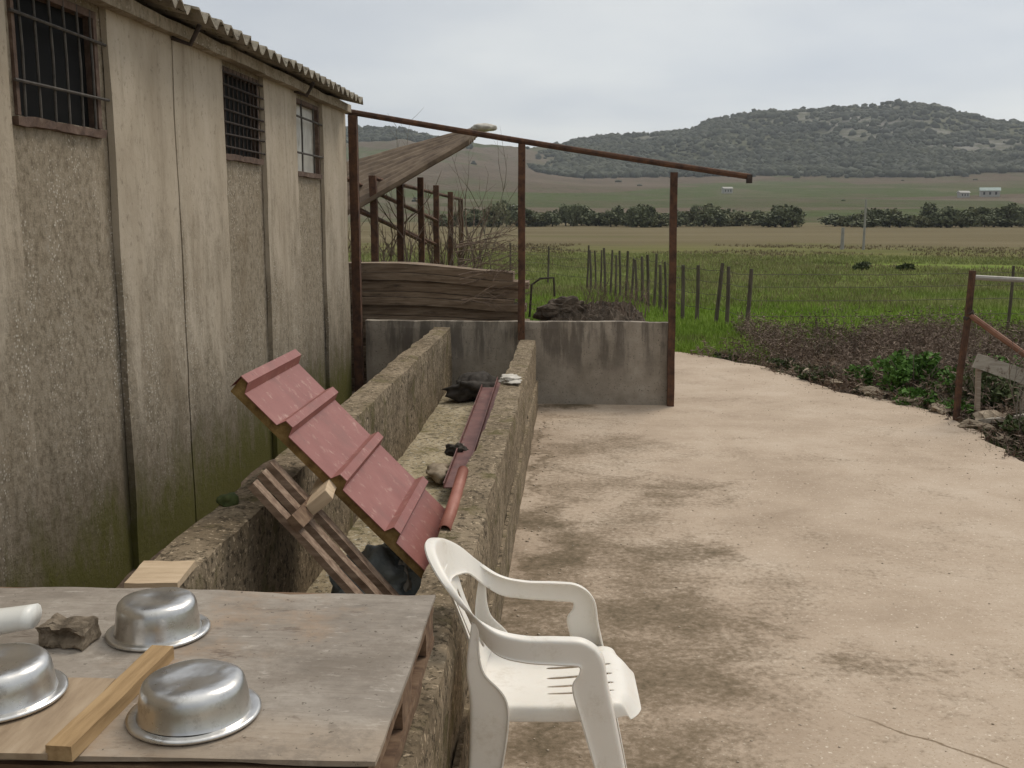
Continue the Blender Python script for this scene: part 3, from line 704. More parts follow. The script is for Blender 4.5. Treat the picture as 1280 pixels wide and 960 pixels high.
# ------------------------------------------------------------------ shed
def shed():
    root = thing('farm_shed', 'long grey rendered farm shed with barred windows and a corrugated roof', 'shed', loc=(-2, 4, 0)); ox, oy = 2, -4
    T = lambda mb: mb
    def B(mb, *a):
        x0, x1, y0, y1, z0, z1 = a; mb.box(x0 + ox, x1 + ox, y0 + oy, y1 + oy, z0, z1)
    W = [(3.78, 4.47, 2.10, 2.58), (6.06, 6.77, 2.09, 2.58), (7.66, 8.38, 2.05, 2.57)]
    w = MB(); y = -1.0
    for (a, b, z0, z1) in W + [(9.28, 9.28, 0, 0)]:
        B(w, -2.14, -2.025, y, a, -.1, 2.66)
        if b > a:
            B(w, -2.14, -2.025, a, b, -.1, z0); B(w, -2.14, -2.025, a, b, z1, 2.66)
        y = b
    w.build('wall', M['wall_rough'], root)
    inn = MB(); B(inn, -6.1, -6.0, -1, 9.28, -.1, 3.5); 
    for (ya, yb) in ((9.16, 9.2), (-1, -.9)):
        inn.add([(x + ox, yy + oy, z) for yy in (ya, yb) for x, z in ((-6.0, -.1), (-2.141, -.1), (-2.141, 2.70), (-6.0, 3.55))], [(0, 1, 2, 3), (7, 6, 5, 4), (0, 4, 5, 1), (1, 5, 6, 2), (2, 6, 7, 3), (3, 7, 4, 0)])
    inn.build('inner_wall', M['dark_room'], root)
    for (a, b) in [(-1, 2.2), (2.21, 3.70), (4.53, 5.253), (5.267, 6.02), (6.82, 7.62), (8.42, 9.28)]:
        p = MB(); p.rough(-2.024 + ox, -1.99 + ox, a + oy, b + oy, -.1, 2.62, .13, .007, 2.0, .006); p.build('wall_panel', M['wall_smooth'], root)
    for i, (a, b, z0, z1) in enumerate(W):
        f = MB()
        B(f, -2.075, -2.012, a, a + .022, z0, z1); B(f, -2.075, -2.012, b - .03, b, z0, z1); f.rough(-2.075 + ox, -1.998 + ox, a - .02 + oy, b + .02 + oy, z0 - .04, z0 - .002, .06, .006, 9, .006); B(f, -2.075, -2.012, a + .022, b - .03, z1 - .03, z1)
        fr = f.build('window', M['frame_rot'], root)
        pn_ = MB(); B(pn_, -2.062, -2.056, a + .02, b - .028, z0, z1 - .028)
        pane = pn_.build('pane', M['glass_dark'] if i < 2 else M['glass_pale'], fr)
        nv = [6, 9, 2][i]; nh = [2, 7, 2][i]
        bars = MB(); r = [.0055, .0055, .007][i]
        for k in range(nv):
            yy = a + (b - a) * (k + .5) / nv; bars.tube([(-2.015 + ox, yy + oy, z0 - .01), (-2.012 + ox, yy + oy + random.uniform(-.006, .006), (z0 + z1) / 2), (-2.015 + ox, yy + oy, z1)], r, 6)
        for k in range(nh):
            zz = z0 + (z1 - z0) * (k + .5) / nh; bars.tube([(-2.0 + ox, a - .03 + oy, zz), (-2.0 + ox, b + .05 + oy, zz + random.uniform(-.008, .008))], r * 1.15, 6)
        bars.build('window_bars', M['bar'] if i != 1 else M['rust_dark'], fr)
    # broken gutter bracket stub beside the third window
    # roof: corrugated sheets
    pitch, amp = .165, .026; n = int((9.16 + 1.0) / pitch * 10); v = []; fcs = []
    def surf(x, yy, lay): 
        z = 2.695 + (-1.80 - x) * math.tan(R(13)) + amp * math.cos(2 * math.pi * yy / pitch) + lay
        return (x + ox, yy + oy, z)
    xs = [-1.80, -1.85, -2.2, -4, -6.2]
    for lay in (0.0, -.012):
        for i in range(n + 1):
            yy = -1.0 + i * pitch / 10
            jag = .035 * mnoise.noise(Vector((0, math.floor(yy / .85) * 3.3, 0))) + .012 * mnoise.noise(Vector((3, yy * 9, 0)))
            for k, x in enumerate(xs): v.append(surf(x + (jag if k < 2 else 0), yy, lay + (.022 * mnoise.noise(Vector((1, math.floor(yy / .85) * 5.1, 0))) if k < 3 else 0)))
    m = len(xs); S = (n + 1) * m
    for i in range(n):
        for k in range(m - 1):
            a = i * m + k; fcs.append((a, a + m, a + m + 1, a + 1)); fcs.append((S + a, S + a + 1, S + a + m + 1, S + a + m))
        a = i * m; fcs.append((a, S + a, S + a + m, a + m))
    for k in range(m - 1):
        fcs.append((k, k + 1, S + k + 1, S + k)); a = n * m + k; fcs.append((a, S + a, S + a + 1, a + 1))
    MB().add(v, fcs).build('roof', M['fibre'], root)
    e = MB(); e.rough(-2.0 + ox, -1.93 + ox, -1 + oy, 9.24 + oy, 2.60, 2.668, .15, .01, 2.5, .008); e.build('eave_beam', M['wall_rough'], root)
    for yy in (5.25, 7.55):
        b = MB(); b.tube([(-1.985 + ox, yy + oy, 2.60), (-1.90 + ox, yy + oy + .02, 2.57), (-1.84 + ox, yy + oy, 2.66)], .012, 6); b.build('eave_bracket', M['rust_dark'], root)
shed()

# ------------------------------------------------------------------ trough, slab, frame
root = thing('feed_trough', 'long concrete feeding trough with lichened side walls running along the shed', 'trough', loc=(-.8, 5, 0))
mb = MB(); mb.rough(-1.255 + .8, -1.085 + .8, -4.4, 4.395, -.1, .72, .085, .012, 3.2, .016); mb.build('trough_wall', M['trough'], root)
mb = MB(); mb.rough(-.465 + .8, -.312 + .8, -4.6, 4.30, -.1, .622, .085, .012, 3.2, .018); mb.build('trough_wall', M['trough'], root)
mb = MB(); mb.rough(-1.09 + .8, -.46 + .8, -4.4, 4.40, -.1, .19, .09, .018, 3, 0); mb.build('trough_floor', M['trough_floor'], root)
mb = MB(); mb.rough(-.314 + .8, -.292 + .8, -3.2, 4.2, -.12, .26, .1, .006, 3, .006); mb.build('kerb', M['trough'], root)
mb = MB(); mb.rough(-1.90, .93, 9.46, 9.56, -.12, .765, .07, .008, 2.5, .014)
o = mb.build('concrete_slab_wall', M['slab']); tag(o, 'low grey cast concrete slab wall with dark streaks closing the far end of the trough', 'wall')
# earth in the gap beside the shed
mb = MB(); mb.rough(-2.02, -1.25, 0, 10.9, -.2, .10, .12, .03, 2, 0); o = mb.build('soil_strip', M['soil']); tag(o, kind='structure')

root = thing('rusty_pipe_frame', 'rusty open pipe frame with three posts and a sloping top rail at the slab wall', 'frame', loc=(0, 9.42, 0))
def post(x, y, z0, z1, w, lean=0): 
    m = MB(); m.beam((x, y, z0), (x + lean, y, z1), w, w, (0, 1, 0), .002, 8); return m.build('post', M['rust'], root)
post(-1.955, 0, -.1, 2.60, .075); post(-.45, -.005, .60, 2.345, .062, .0); post(.915, 0, -.1, 2.095, .062, -.02)
mb = MB(); mb.tube([(-2.02 + i * 3.58 / 8, -.0, 2.635 - .58 * i / 8 - .012 * math.sin(i / 8 * math.pi)) for i in range(9)], .026, 8)
mb.build('top_rail', M['rust'], root)
mb = MB(); mb.box(1.53, 1.575, -.03, .03, 2.0, 2.075); mb.build('rail_end', M['rust_dark'], root)

# rear shelter
root = thing('rusty_shelter_frame', 'row of rusty shelter posts with sloping rails behind the shed', 'frame', loc=(-2, 14, 0))
PS = [(-2.26, 12, 2.16), (-2.13, 13, 2.27), (-2.05, 14.2, 2.21), (-1.97, 15.2, 2.13), (-1.92, 16.5, 2.06), (-1.89, 18, 1.98)]
for (x, y, z) in PS:
    m = MB(); m.beam((x + 2, y - 14, -.1), (x + 2 + random.uniform(-.02, .02), y - 14, z), .078, .078, (0, 1, 0), .004, 7); m.build('post', M['rust'], root)
for (p, q) in [((-2.75, 11.3, 1.95), (-1.97, 15.2, 1.28)), ((-2.75, 11.3, 2.25), (-1.95, 15.2, 1.62)), ((-2.3, 12, 2.14), (-1.89, 18, 1.96)), ((-2.9, 12.1, 2.0), (-2.0, 14.3, 1.33))]:
    m = MB(); m.tube([Vector(p) - Vector((2 * -1 if False else -2, 14, 0)), Vector(q) - Vector((-2, 14, 0))], .026, 6); m.build('rail', M['rust'], root)
# loose roof sheet: corrugated, from four corners
A, Bc, Cc, D = Vector((-1.14, 14, 2.88)), Vector((-1.23, 12.6, 2.60)), Vector((-2.55, 11.7, 1.75)), Vector((-3.02, 14, 2.40))
v = []; f = []; n1, n2 = 18, 90
for lay in (0, -.05):
    for i in range(n1 + 1):
        for j in range(n2 + 1):
            s_, t_ = i / n1, j / n2
            p = (A.lerp(D, s_)).lerp(Bc.lerp(Cc, s_), t_); p = p + Vector((0, 0, .022 * math.sin(t_ * 2 * math.pi * 9) + lay + .02 * mnoise.noise(Vector((s_ * 3, t_ * 3, 2)))))
            v.append(p)
S = (n1 + 1) * (n2 + 1)
for i in range(n1):
    for j in range(n2):
        a = i * (n2 + 1) + j; f.append((a, a + n2 + 1, a + n2 + 2, a + 1)); f.append((S + a, S + a + 1, S + a + n2 + 2, S + a + n2 + 1))
for j in range(n2):
    f.append((j, j + 1, S + j + 1, S + j)); a = n1 * (n2 + 1) + j; f.append((a, S + a, S + a + 1, a + 1))
for i in range(n1):
    a = i * (n2 + 1); f.append((a, S + a, S + a + n2 + 1, a + n2 + 1)); a += n2; f.append((a, a + n2 + 1, S + a + n2 + 1, S + a))
o = MB().add(v, f).build('loose_roof_sheet', M['sheet_brown']); tag(o, 'tilted brown roof sheet resting on the rusty shelter posts', 'roof sheet')
mb = MB(); mb.rock((-1.12, 13.4, 2.80), .10, 3, 3, .3, (1.6, 1.6, .5)); tag(mb.build('white_bag', M['rag_white'], smooth=True), 'white scrap of plastic caught at the tip of the tilted roof sheet', 'plastic scrap')

# stack of old boards behind the slab
root = thing('board_stack', 'stack of long weathered brown boards behind the slab wall', 'boards', loc=(-1.4, 10, 0))
z = -.08; i = 0
while z < 1.24:
    h = random.uniform(.05, .11); i += 1; last = z > 1.12
    x1 = .97 + random.uniform(-.12, .06) - (.12 if last else 0); y0 = -.14 + random.uniform(-.035, .035)
    m = MB(); m.rough(-1.35, x1, y0, y0 + .3, z + .0015, z + h - .0015, .07, .007, 2.0, .004)
    m.v = [(a, b, c - .09 * sstep(-.3, 1.0, a) * sstep(.2, 1.25, c)) for a, b, c in m.v]
    m.build('board', M['board_old'], root); z += h
bare_shrub('dead_twig_heap', 'dead dark twigs lying on top of the weathered board stack', -.85, 10.0, .55, 26, 31, M['weed'], .2, .008)
o = bpy.data.objects['dead_twig_heap.001']; o.location = (-1.0, 9.9, 1.16); o.rotation_euler = (0, R(82), 0)
# soil heaps behind slab
def heap(name, x, y, w, d, h, label, m, seed):
    v = []; f = []; n = 80
    for i in range(n + 1):
        for j in range(n + 1):
            a, b = i / n * 2 - 1, j / n * 2 - 1; rr = min(1, math.hypot(a, b))
            zz = h * (1 - rr ** (7 if m is M['clod'] else 1.3)) * (1 + .10 * mnoise.noise(Vector((a * 2 + seed, b * 2, 0)))) + .04 * mnoise.noise(Vector((a * 7, b * 7 + seed, 1))) + .035 * mnoise.noise(Vector((a * 19, b * 19 + seed, 1))) + .03 * mnoise.noise(Vector((a * 41, b * 41 + seed, 1)))
            v.append((a * w / 2, b * d / 2, zz - .10))
    for i in range(n):
        for j in range(n):
            k = i * (n + 1) + j; f.append((k, k + n + 1, k + n + 2, k + 1))
    o = MB().add(v, f).build(name, m); o.location = (x, y, 0); tag(o, label, 'soil heap'); return o
heap('soil_heap', .45, 10.2, .9, 1.1, .97, 'brown heap of loose soil and roots behind the slab wall', M['soil'], 2)
heap('soil_heap', .22, 10.25, 1.36, 1.2, .90, 'dark low heap of damp soil beside the board stack', M['clod'], 5)
o = MB().rock((0, 0, 0), .13, 8, 4, .5, (1.7, 1.0, .95)).build('earth_clod', M['clod']); o.location = (-.08, 10.12, .815); tag(o, 'black rounded clod sitting on the dark damp soil heap', 'clod')
bare_shrub('dry_brush', 'dry brown brush sprouting from the soil heap behind the slab wall', .45, 10.3, .30, 30, 33, M['weed'], .2, .006).location.z = .78
# bent wire hook at the board stack
mb = MB(); mb.tube([(-.40, 10.0, .75), (-.38, 10, 1.06), (-.30, 10, 1.12), (-.17, 10, 1.13), (-.16, 10, .95)], .012, 6); tag(mb.build('bent_rod', M['rust_dark']), 'bent rusty rod sticking up between board stack and soil heap', 'rod')

# ------------------------------------------------------------------ wire fence
root = thing('wire_fence', 'old wire fence with crooked grey wooden posts crossing the meadow', 'fence', loc=(2, 17, 0))
big = [(2.58, 15.47, .93, .05), (2.42, 16.3, .92, -.0), (2.28, 16.6, .96, .09), (2.05, 17.1, .90, .0), (1.86, 17.5, .88, -.01)]
fr = random.Random(4); pk = []
for i in range(17):
    t = i / 16; pk.append((1.78 - 1.42 * t ** 1.1, 18.6 + 5.9 * t, fr.uniform(.78, 1.0), fr.uniform(-.05, .05)))
pk += [(-.6, 26.5, .9, .02), (-1.7, 29, .9, .0), (6.65, 16.2, .95, .02), (7.3, 16.1, .95, -.03), (8.6, 16, .9, 0)]
for (x, y, h, l) in big + pk:
    m = MB(); r = .032 if (x, y, h, l) in big else fr.uniform(.02, .032)
    m.tube([(x - 2, y - 17, -.15), (x - 2 + l * .5 + .008, y - 17, h * .5), (x - 2 + l, y - 17, h)], [r * 1.1, r, r * .9], 7); m.build('fence_post', M['post_wood'], root)
wm = MB(); line = [(8.6, 16, .9), (7.3, 16.1, .9), (6.65, 16.2, .9)] + [(x + l * .7, y, h) for x, y, h, l in big] + [(x + l * .7, y, h) for x, y, h, l in pk[:19]]
for zf in (.25, .5, .72, .92):
    for p, q in zip(line, line[1:]):
        a = Vector((p[0] - 2, p[1] - 17, .92 * zf)); b = Vector((q[0] - 2, q[1] - 17, .92 * zf)); mdl = (a + b) / 2 - Vector((0, 0, .02)); wm.tube([a, mdl, b], .004, 4, False)
wm.build('wire', M['wire'], root)

# gate corner on the right
root = thing('gate_frame', 'rusty gate post with pale top rail and slanting faded red brace at the right', 'gate', loc=(3.3, 8.9, 0))
m = MB(); m.tube([(-.015, 0, -.15), (-.01, 0, .4), (.02, 0, .8), (.035, 0, 1.27)], .03, 8); m.build('gate_post', M['rust'], root)
m = MB(); m.tube([(.02, 0, 1.215), (.6, -.02, 1.185), (1.7, -.02, 1.15)], .021, 8); m.build('top_rail', M['pipe_pale'], root)
m = MB(); m.tube([(.03, -.02, .90), (.52, -.02, .56), (.8, -.02, .37)], .025, 8); m.build('brace', M['pipe_red'], root)
m = MB(); m.tube([(.0, 0, .86), (.05, -.01, .90), (.03, -.02, .93)], .03, 6); m.build('hinge', M['rust_dark'], root)
root = thing('broken_barrier', 'flaking white board nailed to a thin stake beside the gate post', 'barrier', loc=(3.5, 8.8, 0))
m = MB(); m.beam((-.13, 0, .53), (.38, -.03, .36), .03, .12, (0, 0, 1), .003, 6); m.build('board', M['wood_white'], root)
m = MB(); m.beam((-.06, .035, -.1), (-.09, .035, .50), .035, .04, (0, 1, 0), .003, 5); m.build('stake', M['wood_grey'], root)
m = MB(); m.beam((.3, .03, -.1), (.33, .03, .42), .035, .04, (0, 1, 0), .003, 5); m.build('stake', M['wood_grey'], root)
m = MB(); m.beam((3.42, 8.72, .03), (3.80, 8.45, .14), .09, .035, (0, 0, 1), .006, 6); tag(m.build('loose_plank', M['wood_white']), 'short pale plank lying on the stones below the flaking board', 'plank')

# far things
def pole(x, y, z1, r, label, arm=False):
    root = thing('utility_pole', label, 'pole', loc=(x, y, 0)); m = MB(); m.tube([(0, 0, -.2), (0, 0, z1)], [r, r * .75], 8); m.build('shaft', M['pole'], root)
    if arm: m = MB(); m.box(-.25, .25, -.04, .04, z1 - .18, z1 - .1); m.build('crossarm', M['pole'], root)
pole(14.2, 52, 2.35, .065, 'thin pale pole standing in the brown field, left one'); pole(30.1, 71.5, 3.6, .09, 'taller pale pole standing in the field at the right edge')
pole(13.3, 52.5, 1.0, .10, 'short stubby pale post beside the thin pole in the field')
def house(x, y, z, w, d, h, rz, label, rm):
    root = thing('farmhouse', label, 'house', loc=(x, y, z), rz=rz)
    m = MB(); m.box(-w / 2, w / 2, -d / 2, d / 2, -3, h); m.build('wall', M['house_wall'], root)
    m = MB(); e = .3; m.add([(-w / 2 - e, -d / 2 - e, h), (w / 2 + e, -d / 2 - e, h), (w / 2 + e, d / 2 + e, h), (-w / 2 - e, d / 2 + e, h), (-w / 2 - e, 0, h + d * .25), (w / 2 + e, 0, h + d * .25)],
                           [(0, 1, 5, 4), (2, 3, 4, 5), (0, 4, 3), (1, 2, 5), (0, 3, 2, 1)]); m.build('roof', rm, root)
    for k in range(3):
        m = MB(); m.box(-w * .35 + k * w * .3, -w * .35 + k * w * .3 + w * .1, -d / 2 - .05, -d / 2 - .002, h * .3, h * .75); m.build('window', M['house_dark'], root)
def hz(x, y): return hill_h(math.atan2(x, y), math.hypot(x, y))
for (x, y, w, d, h, rz, lb, rm) in [(161.7, 420, 7, 5, 2.2, -.3, 'long low farm building with green sheet roof at the foot of the hill', M['house_roof']),
                                    (151, 418, 3.6, 3, 1.8, .1, 'small pale shed left of the green roofed farm building', M['house_wall']),
                                    (-14.8, 260, 2.6, 2.2, 1.8, .2, 'small white house among trees on the left slope', M['house_wall']),
                                    (68, 470, 4, 3, 2.0, .2, 'small pale house far off below the middle of the hill', M['house_wall'])]:
    house(x, y, hz(x, y), w, d, h, rz, lb, rm)

# ------------------------------------------------------------------ red roof panel and what lies under it
LOW = Vector((-.485, 0, .475)); TOP = Vector((-1.165, 0, 1.165)); U = (LOW - TOP); LEN = U.length; U.normalize(); NRM = Vector((-U.z, 0, U.x)); NRM = NRM if NRM.z > 0 else -NRM
root = thing('red_roof_panel', 'red ribbed insulated roof panel propped at a slant across the trough', 'roof panel', loc=(0, 3.86, 0))
prof = []
def rib(u, h=.038, w=.062): return [(u - w / 2, 0), (u - w * .28, h), (u + w * .28, h), (u + w / 2, 0)]
prof = [(0, -.02), (0, .036), (.034, .036), (.052, 0)]
for u in (.235, .50, .765): prof += rib(u, .034, .058)
prof += [(LEN, 0)]
def P3(u, n, y): q = TOP + U * u + NRM * n; return (q.x, y, q.z)
hw = .36; v = []; f = []
for y in (-hw, hw):
    for lay in (0, -.003):
        for (u, n) in prof: v.append(P3(u, n + lay, y + (.02 if y > 0 else 0) * 0))
m_ = len(prof)
for k in range(m_ - 1):
    a, b, c, d = k, k + 1, 2 * m_ + k + 1, 2 * m_ + k
    f += [(a, b, c, d), (m_ + a, m_ + d, m_ + c, m_ + b), (a, m_ + a, m_ + b, b), (d, c, m_ + c, m_ + d)]
f += [(0, 2 * m_, 3 * m_, m_), (m_ - 1, 2 * m_ - 1, 4 * m_ - 1, 3 * m_ - 1)]
MB().add(v, f).build('red_skin', M['red'], root)
cv = []; cf = []
cp = [(.004, .031), (.031, .031)] + [(u, n - .0045) for u, n in prof[3:-1]] + [(LEN - .004, -.0045), (LEN - .016, -.034), (.010, -.034)]
for y in (-hw + .008, hw - .008):
    for (u, n) in cp: cv.append(P3(u, n, y))
k_ = len(cp); cf = [tuple(range(k_)), tuple(range(k_, 2 * k_))[::-1]] + [(i, i + k_, (i + 1) % k_ + k_, (i + 1) % k_) for i in range(k_)]
MB().add(cv, cf).build('foam_core', M['foam'], root)
# terracotta ridge trim along the panel's lower edge
v = []; f = []; n = 10
for i, (y, x, z, r) in enumerate([(3.60, -.45, .612, .024), (3.95, -.455, .618, .024), (4.45, -.47, .622, .024)]):
    for lay in (1, .9):
        for k in range(n + 1):
            t = math.pi * (-.05 + 1.1 * k / n); v.append((x + r * lay * math.cos(t), y, z + .0 + r * lay * math.sin(t)))
for i in range(2):
    for k in range(n):
        a = i * 2 * (n + 1) + k; b = a + 2 * (n + 1); f.append((a, a + 1, b + 1, b)); f.append((a + n + 1, b + n + 1, b + n + 2, a + n + 2))
for i in (0, 2):
    for k in range(n): a = i * 2 * (n + 1) + k; f.append((a, a + n + 1, a + n + 2, a + 1))
o = MB().add(v, f).build('ridge_trim', M['red_bright'], smooth=True); tag(o, 'narrow terracotta red rolled trim lying on the trough wall at the low edge of the red panel', 'trim')
# broken pallet under the panel
root = thing('broken_pallet', 'broken wooden pallet of three slats leaning under the red panel', 'pallet', loc=(-.8, 3.25, 0))
d = Vector((.62, 0, -.70)).normalized()
for k, dy in enumerate((0.0, .10, .20)):
    p = Vector((-.235, dy, .875 + .01 * k)) ; m = MB(); m.beam(p, p + d * .80, .05, .024, (.7, 0, .62), .002, 6); m.build('slat', M['slat_wood'], root)
for tt in (.19, .70):
    c = Vector((-.235, 0, .875)) + d * tt + Vector((.019, 0, .017)); m = MB(); m.beam(c + Vector((0, -.035, 0)), c + Vector((0, .26, 0)), .055, .026, (.7, 0, .62), .002, 3); m.build('cleat', M['wood_brown'], root)
m = MB(); m.beam((-.885, 3.42, .775), (-.80, 3.42, .855), .06, .055, (0, 0, 1), 0, 1)
m = MB(); m.rough(-.05, .04, -.05, .30, -.022, .022, .06, .003, 6, .003); o = m.build('wooden_block', M['wood_pale'], bevel=.003); o.location = (-.845, 3.40, .785); o.rotation_euler = (0, R(-38), R(8)); tag(o, 'pale wooden block wedged between the slatted pallet and the red panel', 'block')
# rubbish in the trough
def rag(name, label, cat, loc, r, sq, m, seed, amp=.5, sub=4):
    o = MB().rock((0, 0, 0), r, seed, sub, amp, sq).build(name, m, smooth=True); o.location = loc; return tag(o, label, cat)
rag('plastic_bag', 'crumpled grey blue plastic bag lying in the trough under the red panel', 'bag', (-.70, 3.78, .36), .16, (1, 1, .9), M['blue'], 4, .6)
rag('paper_scrap', 'crumpled white scrap beside the grey blue bag', 'scrap', (-.62, 3.74, .38), .045, (.6, 1, 1.6), M['rag_white'], 6, .7)
rag('black_rag', 'black crumpled rag at the far end of the trough', 'rag', (-.80, 8.55, .30), .16, (1.5, 1.1, .55), M['rag_dark'], 2, .7)
rag('grey_rag', 'grey dirty sack lying in the middle of the trough', 'sack', (-.76, 5.95, .23), .085, (1, 1.7, .6), M['stone'], 9, .6)
rag('grey_rag', 'small dark scrap against the red channels in the trough', 'scrap', (-.70, 6.25, .30), .05, (1.2, .8, .8), M['rag_dark'], 10, .8)
rag('white_cloth', 'white crumpled cloth lying on top of the right trough wall', 'cloth', (-.41, 6.9, .64), .06, (1.4, 1.8, .4), M['rag_white'], 12, .6)
rag('moss_cushion', 'small green moss cushion on the left trough wall next to the shed', 'moss', (-1.22, 3.55, .73), .035, (1, 1.3, .8), M['leaf_dark'], 14, .4, 3)
def channel(p, q, w, h, label):
    p, q = Vector(p), Vector(q); d = (q - p).normalized(); a = d.cross(Vector((0, 0, 1))).normalized(); b = a.cross(d)
    pr = [(-w / 2, h), (-w / 2, 0), (w / 2, 0), (w / 2, h), (w / 2 - .006, h), (w / 2 - .006, .006), (-w / 2 + .006, .006), (-w / 2 + .006, h)]
    v = [c + a * x + b * y for c in (p, q) for x, y in pr]; f = [(i, (i + 1) % 8, (i + 1) % 8 + 8, i + 8) for i in range(8)] + [(0, 7, 6, 1), (6, 5, 2, 1), (5, 4, 3, 2), (8, 9, 14, 15), (9, 10, 13, 14), (10, 11, 12, 13)]
    tag(MB().add(v, f).build('steel_channel', M['red_dark']), label, 'metal channel')
channel((-.625, 5.45, .27), (-.66, 8.3, .34), .12, .03, 'long dark red metal channel lying in the trough, the one nearer the trough middle')
channel((-.515, 5.55, .33), (-.54, 8.2, .42), .09, .03, 'long dark red metal channel lying in the trough against the right wall')

# ------------------------------------------------------------------ pallet table
TZ = .862
root = thing('wooden_pallet', 'brown wooden pallet laid across the trough walls as a table base', 'pallet', loc=(-.93, 1.95, .724))
for k in range(5):
    x0 = -.60 + k * .2725; m = MB(); 
    y_ = -.37
    m = MB(); yb = -.40 + k * .172; m.rough(-.60, .605, yb, yb + .115, .104, .124, .1, .003, 5, .004); m.build('deck_board', M['wood_brown'], root)
for k in range(3):
    x0 = -.58 + k * .545; m = MB(); m.rough(x0, x0 + .10, -.41, .40, .082, .1035, .1, .002, 5, .003); m.build('stringer_board', M['wood_brown'], root)
    for yb in (-.405, -.06, .28):
        m = MB(); m.rough(x0 + .002, x0 + .098, yb, yb + .12, .022, .0815, .05, .002, 5, .003); m.build('block', M['wood_brown'], root)
    m = MB(); m.rough(x0, x0 + .10, -.41, .40, .0, .0215, .1, .002, 5, .003); m.build('bottom_board', M['wood_brown'], root)
m = MB(); m.rough(-.47, -.345, 1.55, 2.33, .622, .722, .08, .004, 4, .006); tag(m.build('support_beam', M['wood_brown']), 'brown timber beam on the right trough wall bearing the pallet', 'beam')
m = MB(); m.rough(-1.53, -.312, 1.565, 2.335, TZ - .013, TZ, .045, .003, 3, .006)
m.v = [(x, y + .03 * (x + .3) * (1 if y < 1.95 else .8) , z + .004 * math.sin(x * 5 + y * 3)) for x, y, z in m.v]
tag(m.build('plywood_sheet', M['ply']), 'weathered grey plywood sheet lying on the pallet as a table top', 'table top')
def bowl(x, y, rz, tilt, label, R0=.128, H=.08):
    prof = [(R0 - .012, .004), (R0 - .003, .0), (R0 + .001, .003), (R0 + .001, .007), (R0 - .004, .009), (R0 - .016, .009), (R0 - .019, .015), (R0 - .0215, .04), (R0 - .024, H - .018), (R0 - .027, H - .009), (R0 - .033, H - .003), (R0 - .042, H), (R0 - .07, H - .001), (.02, H - .003), (.0005, H - .003)]
    root = thing('aluminium_pot', label, 'pot', 'pots drying on the plywood', (x, y, TZ + .004), rz)
    m = MB().lathe(prof[5:], n=64)
    m.v = [(a * (1 + .012 * mnoise.noise(Vector((a * 9 + x * 50, b * 9, c * 3)))), b * (1 + .012 * mnoise.noise(Vector((a * 9, b * 9 + x * 50, c * 3)))), c + .003 * mnoise.noise(Vector((a * 14, b * 14, x * 30)))) for a, b, c in m.v]
    m.build('pot_body', M['alu'], root, True); MB().lathe(prof[:6], n=64).build('pot_rim', M['alu'], root, True)
    return root
bowl(-.664, 1.700, 0, 0, 'upside-down aluminium pot nearest the near edge of the plywood, right of the batten', .115, .071)
bowl(-1.030, 1.715, 1.2, 0, 'upside-down aluminium pot cut by the left picture edge, left of the batten', .115, .071)
bowl(-.872, 2.055, 2.4, 0, 'upside-down aluminium pot farthest back on the plywood, beside the ragged block', .106, .078)
# batten and board
m = MB(); m.rough(-.023, .023, -.225, .175, 0, .028, .04, .0015, 8, .002); o = m.build('timber_batten', M['wood_tan']); o.location = (-.818, 1.755, TZ + .003); o.rotation_euler = (0, 0, R(-2.5)); tag(o, 'raw tan timber batten lying between two pots on the plywood', 'batten')
m = MB(); m.rough(-.25, .25, -.14, .14, 0, .012, .06, .0015, 5, .003); o = m.build('thin_board', M['wood_board']); o.location = (-1.10, 1.66, TZ + .005); o.rotation_euler = (0, 0, R(2)); tag(o, 'thin tan board under the leftmost pot', 'board')
bpy.data.objects['aluminium_pot.001'].location.z += .016
m = MB(); m.rough(-.075, .075, -.085, .085, 0, .022, .04, .002, 8, .003); o = m.build('wood_offcut', M['wood_pale']); o.location = (-1.155, 2.76, .724); o.rotation_euler = (R(2), 0, R(4)); tag(o, 'pale square wood offcut lying on the left trough wall behind the plywood', 'offcut')
# ragged block
def ragged():
    m = MB(); m.rough(-.062, .062, -.05, .05, 0, .055, .010, .007, 22, .01)
    v2 = []
    for (x, y, z) in m.v:
        if y < -.02: y += .035 * math.exp(-((x * 22) ** 2) - ((z - .03) * 55) ** 2) + .012 * mnoise.noise(Vector((x * 40, z * 60, 1)))
        v2.append((x, y, z + (.010 * mnoise.noise(Vector((x * 28, y * 28, 3))) if z > .03 else 0)))
    m.v = v2; o = m.build('ragged_block', M['rot_wood'], smooth=False); o.location = (-1.035, 1.99, TZ + .004); o.scale = (.85, .8, .85); o.rotation_euler = (0, 0, R(-3)); tag(o, 'ragged grey lump of rotten wood beside the farthest pot', 'block')
ragged()
# white scoop
v = []; f = []; n = 12; ns = 14
for i in range(ns + 1):
    t = i / ns; w = .045 * (1 - .25 * t) * (1 if t > .04 else .75); x = -.14 + .28 * t; z = .03 + .012 * t + .012 * t * t
    for k in range(n):
        a = 2 * math.pi * k / n; v.append((x, w * math.cos(a), max(0, z + w * .62 * math.sin(a) * (1 if math.sin(a) > 0 else .75))))
for i in range(ns):
    for k in range(n): f.append((i * n + k, i * n + (k + 1) % n, (i + 1) * n + (k + 1) % n, (i + 1) * n + k))
f += [tuple(range(n))[::-1], tuple(ns * n + k for k in range(n))]
o = MB().add(v, f).build('white_bottle', M['white_pl'], smooth=True); o.location = (-1.225, 1.94, TZ + .004); o.scale = (1, 1.1, 1.25); o.rotation_euler = (0, 0, R(8)); tag(o, 'white plastic container lying at the left edge of the plywood', 'container')

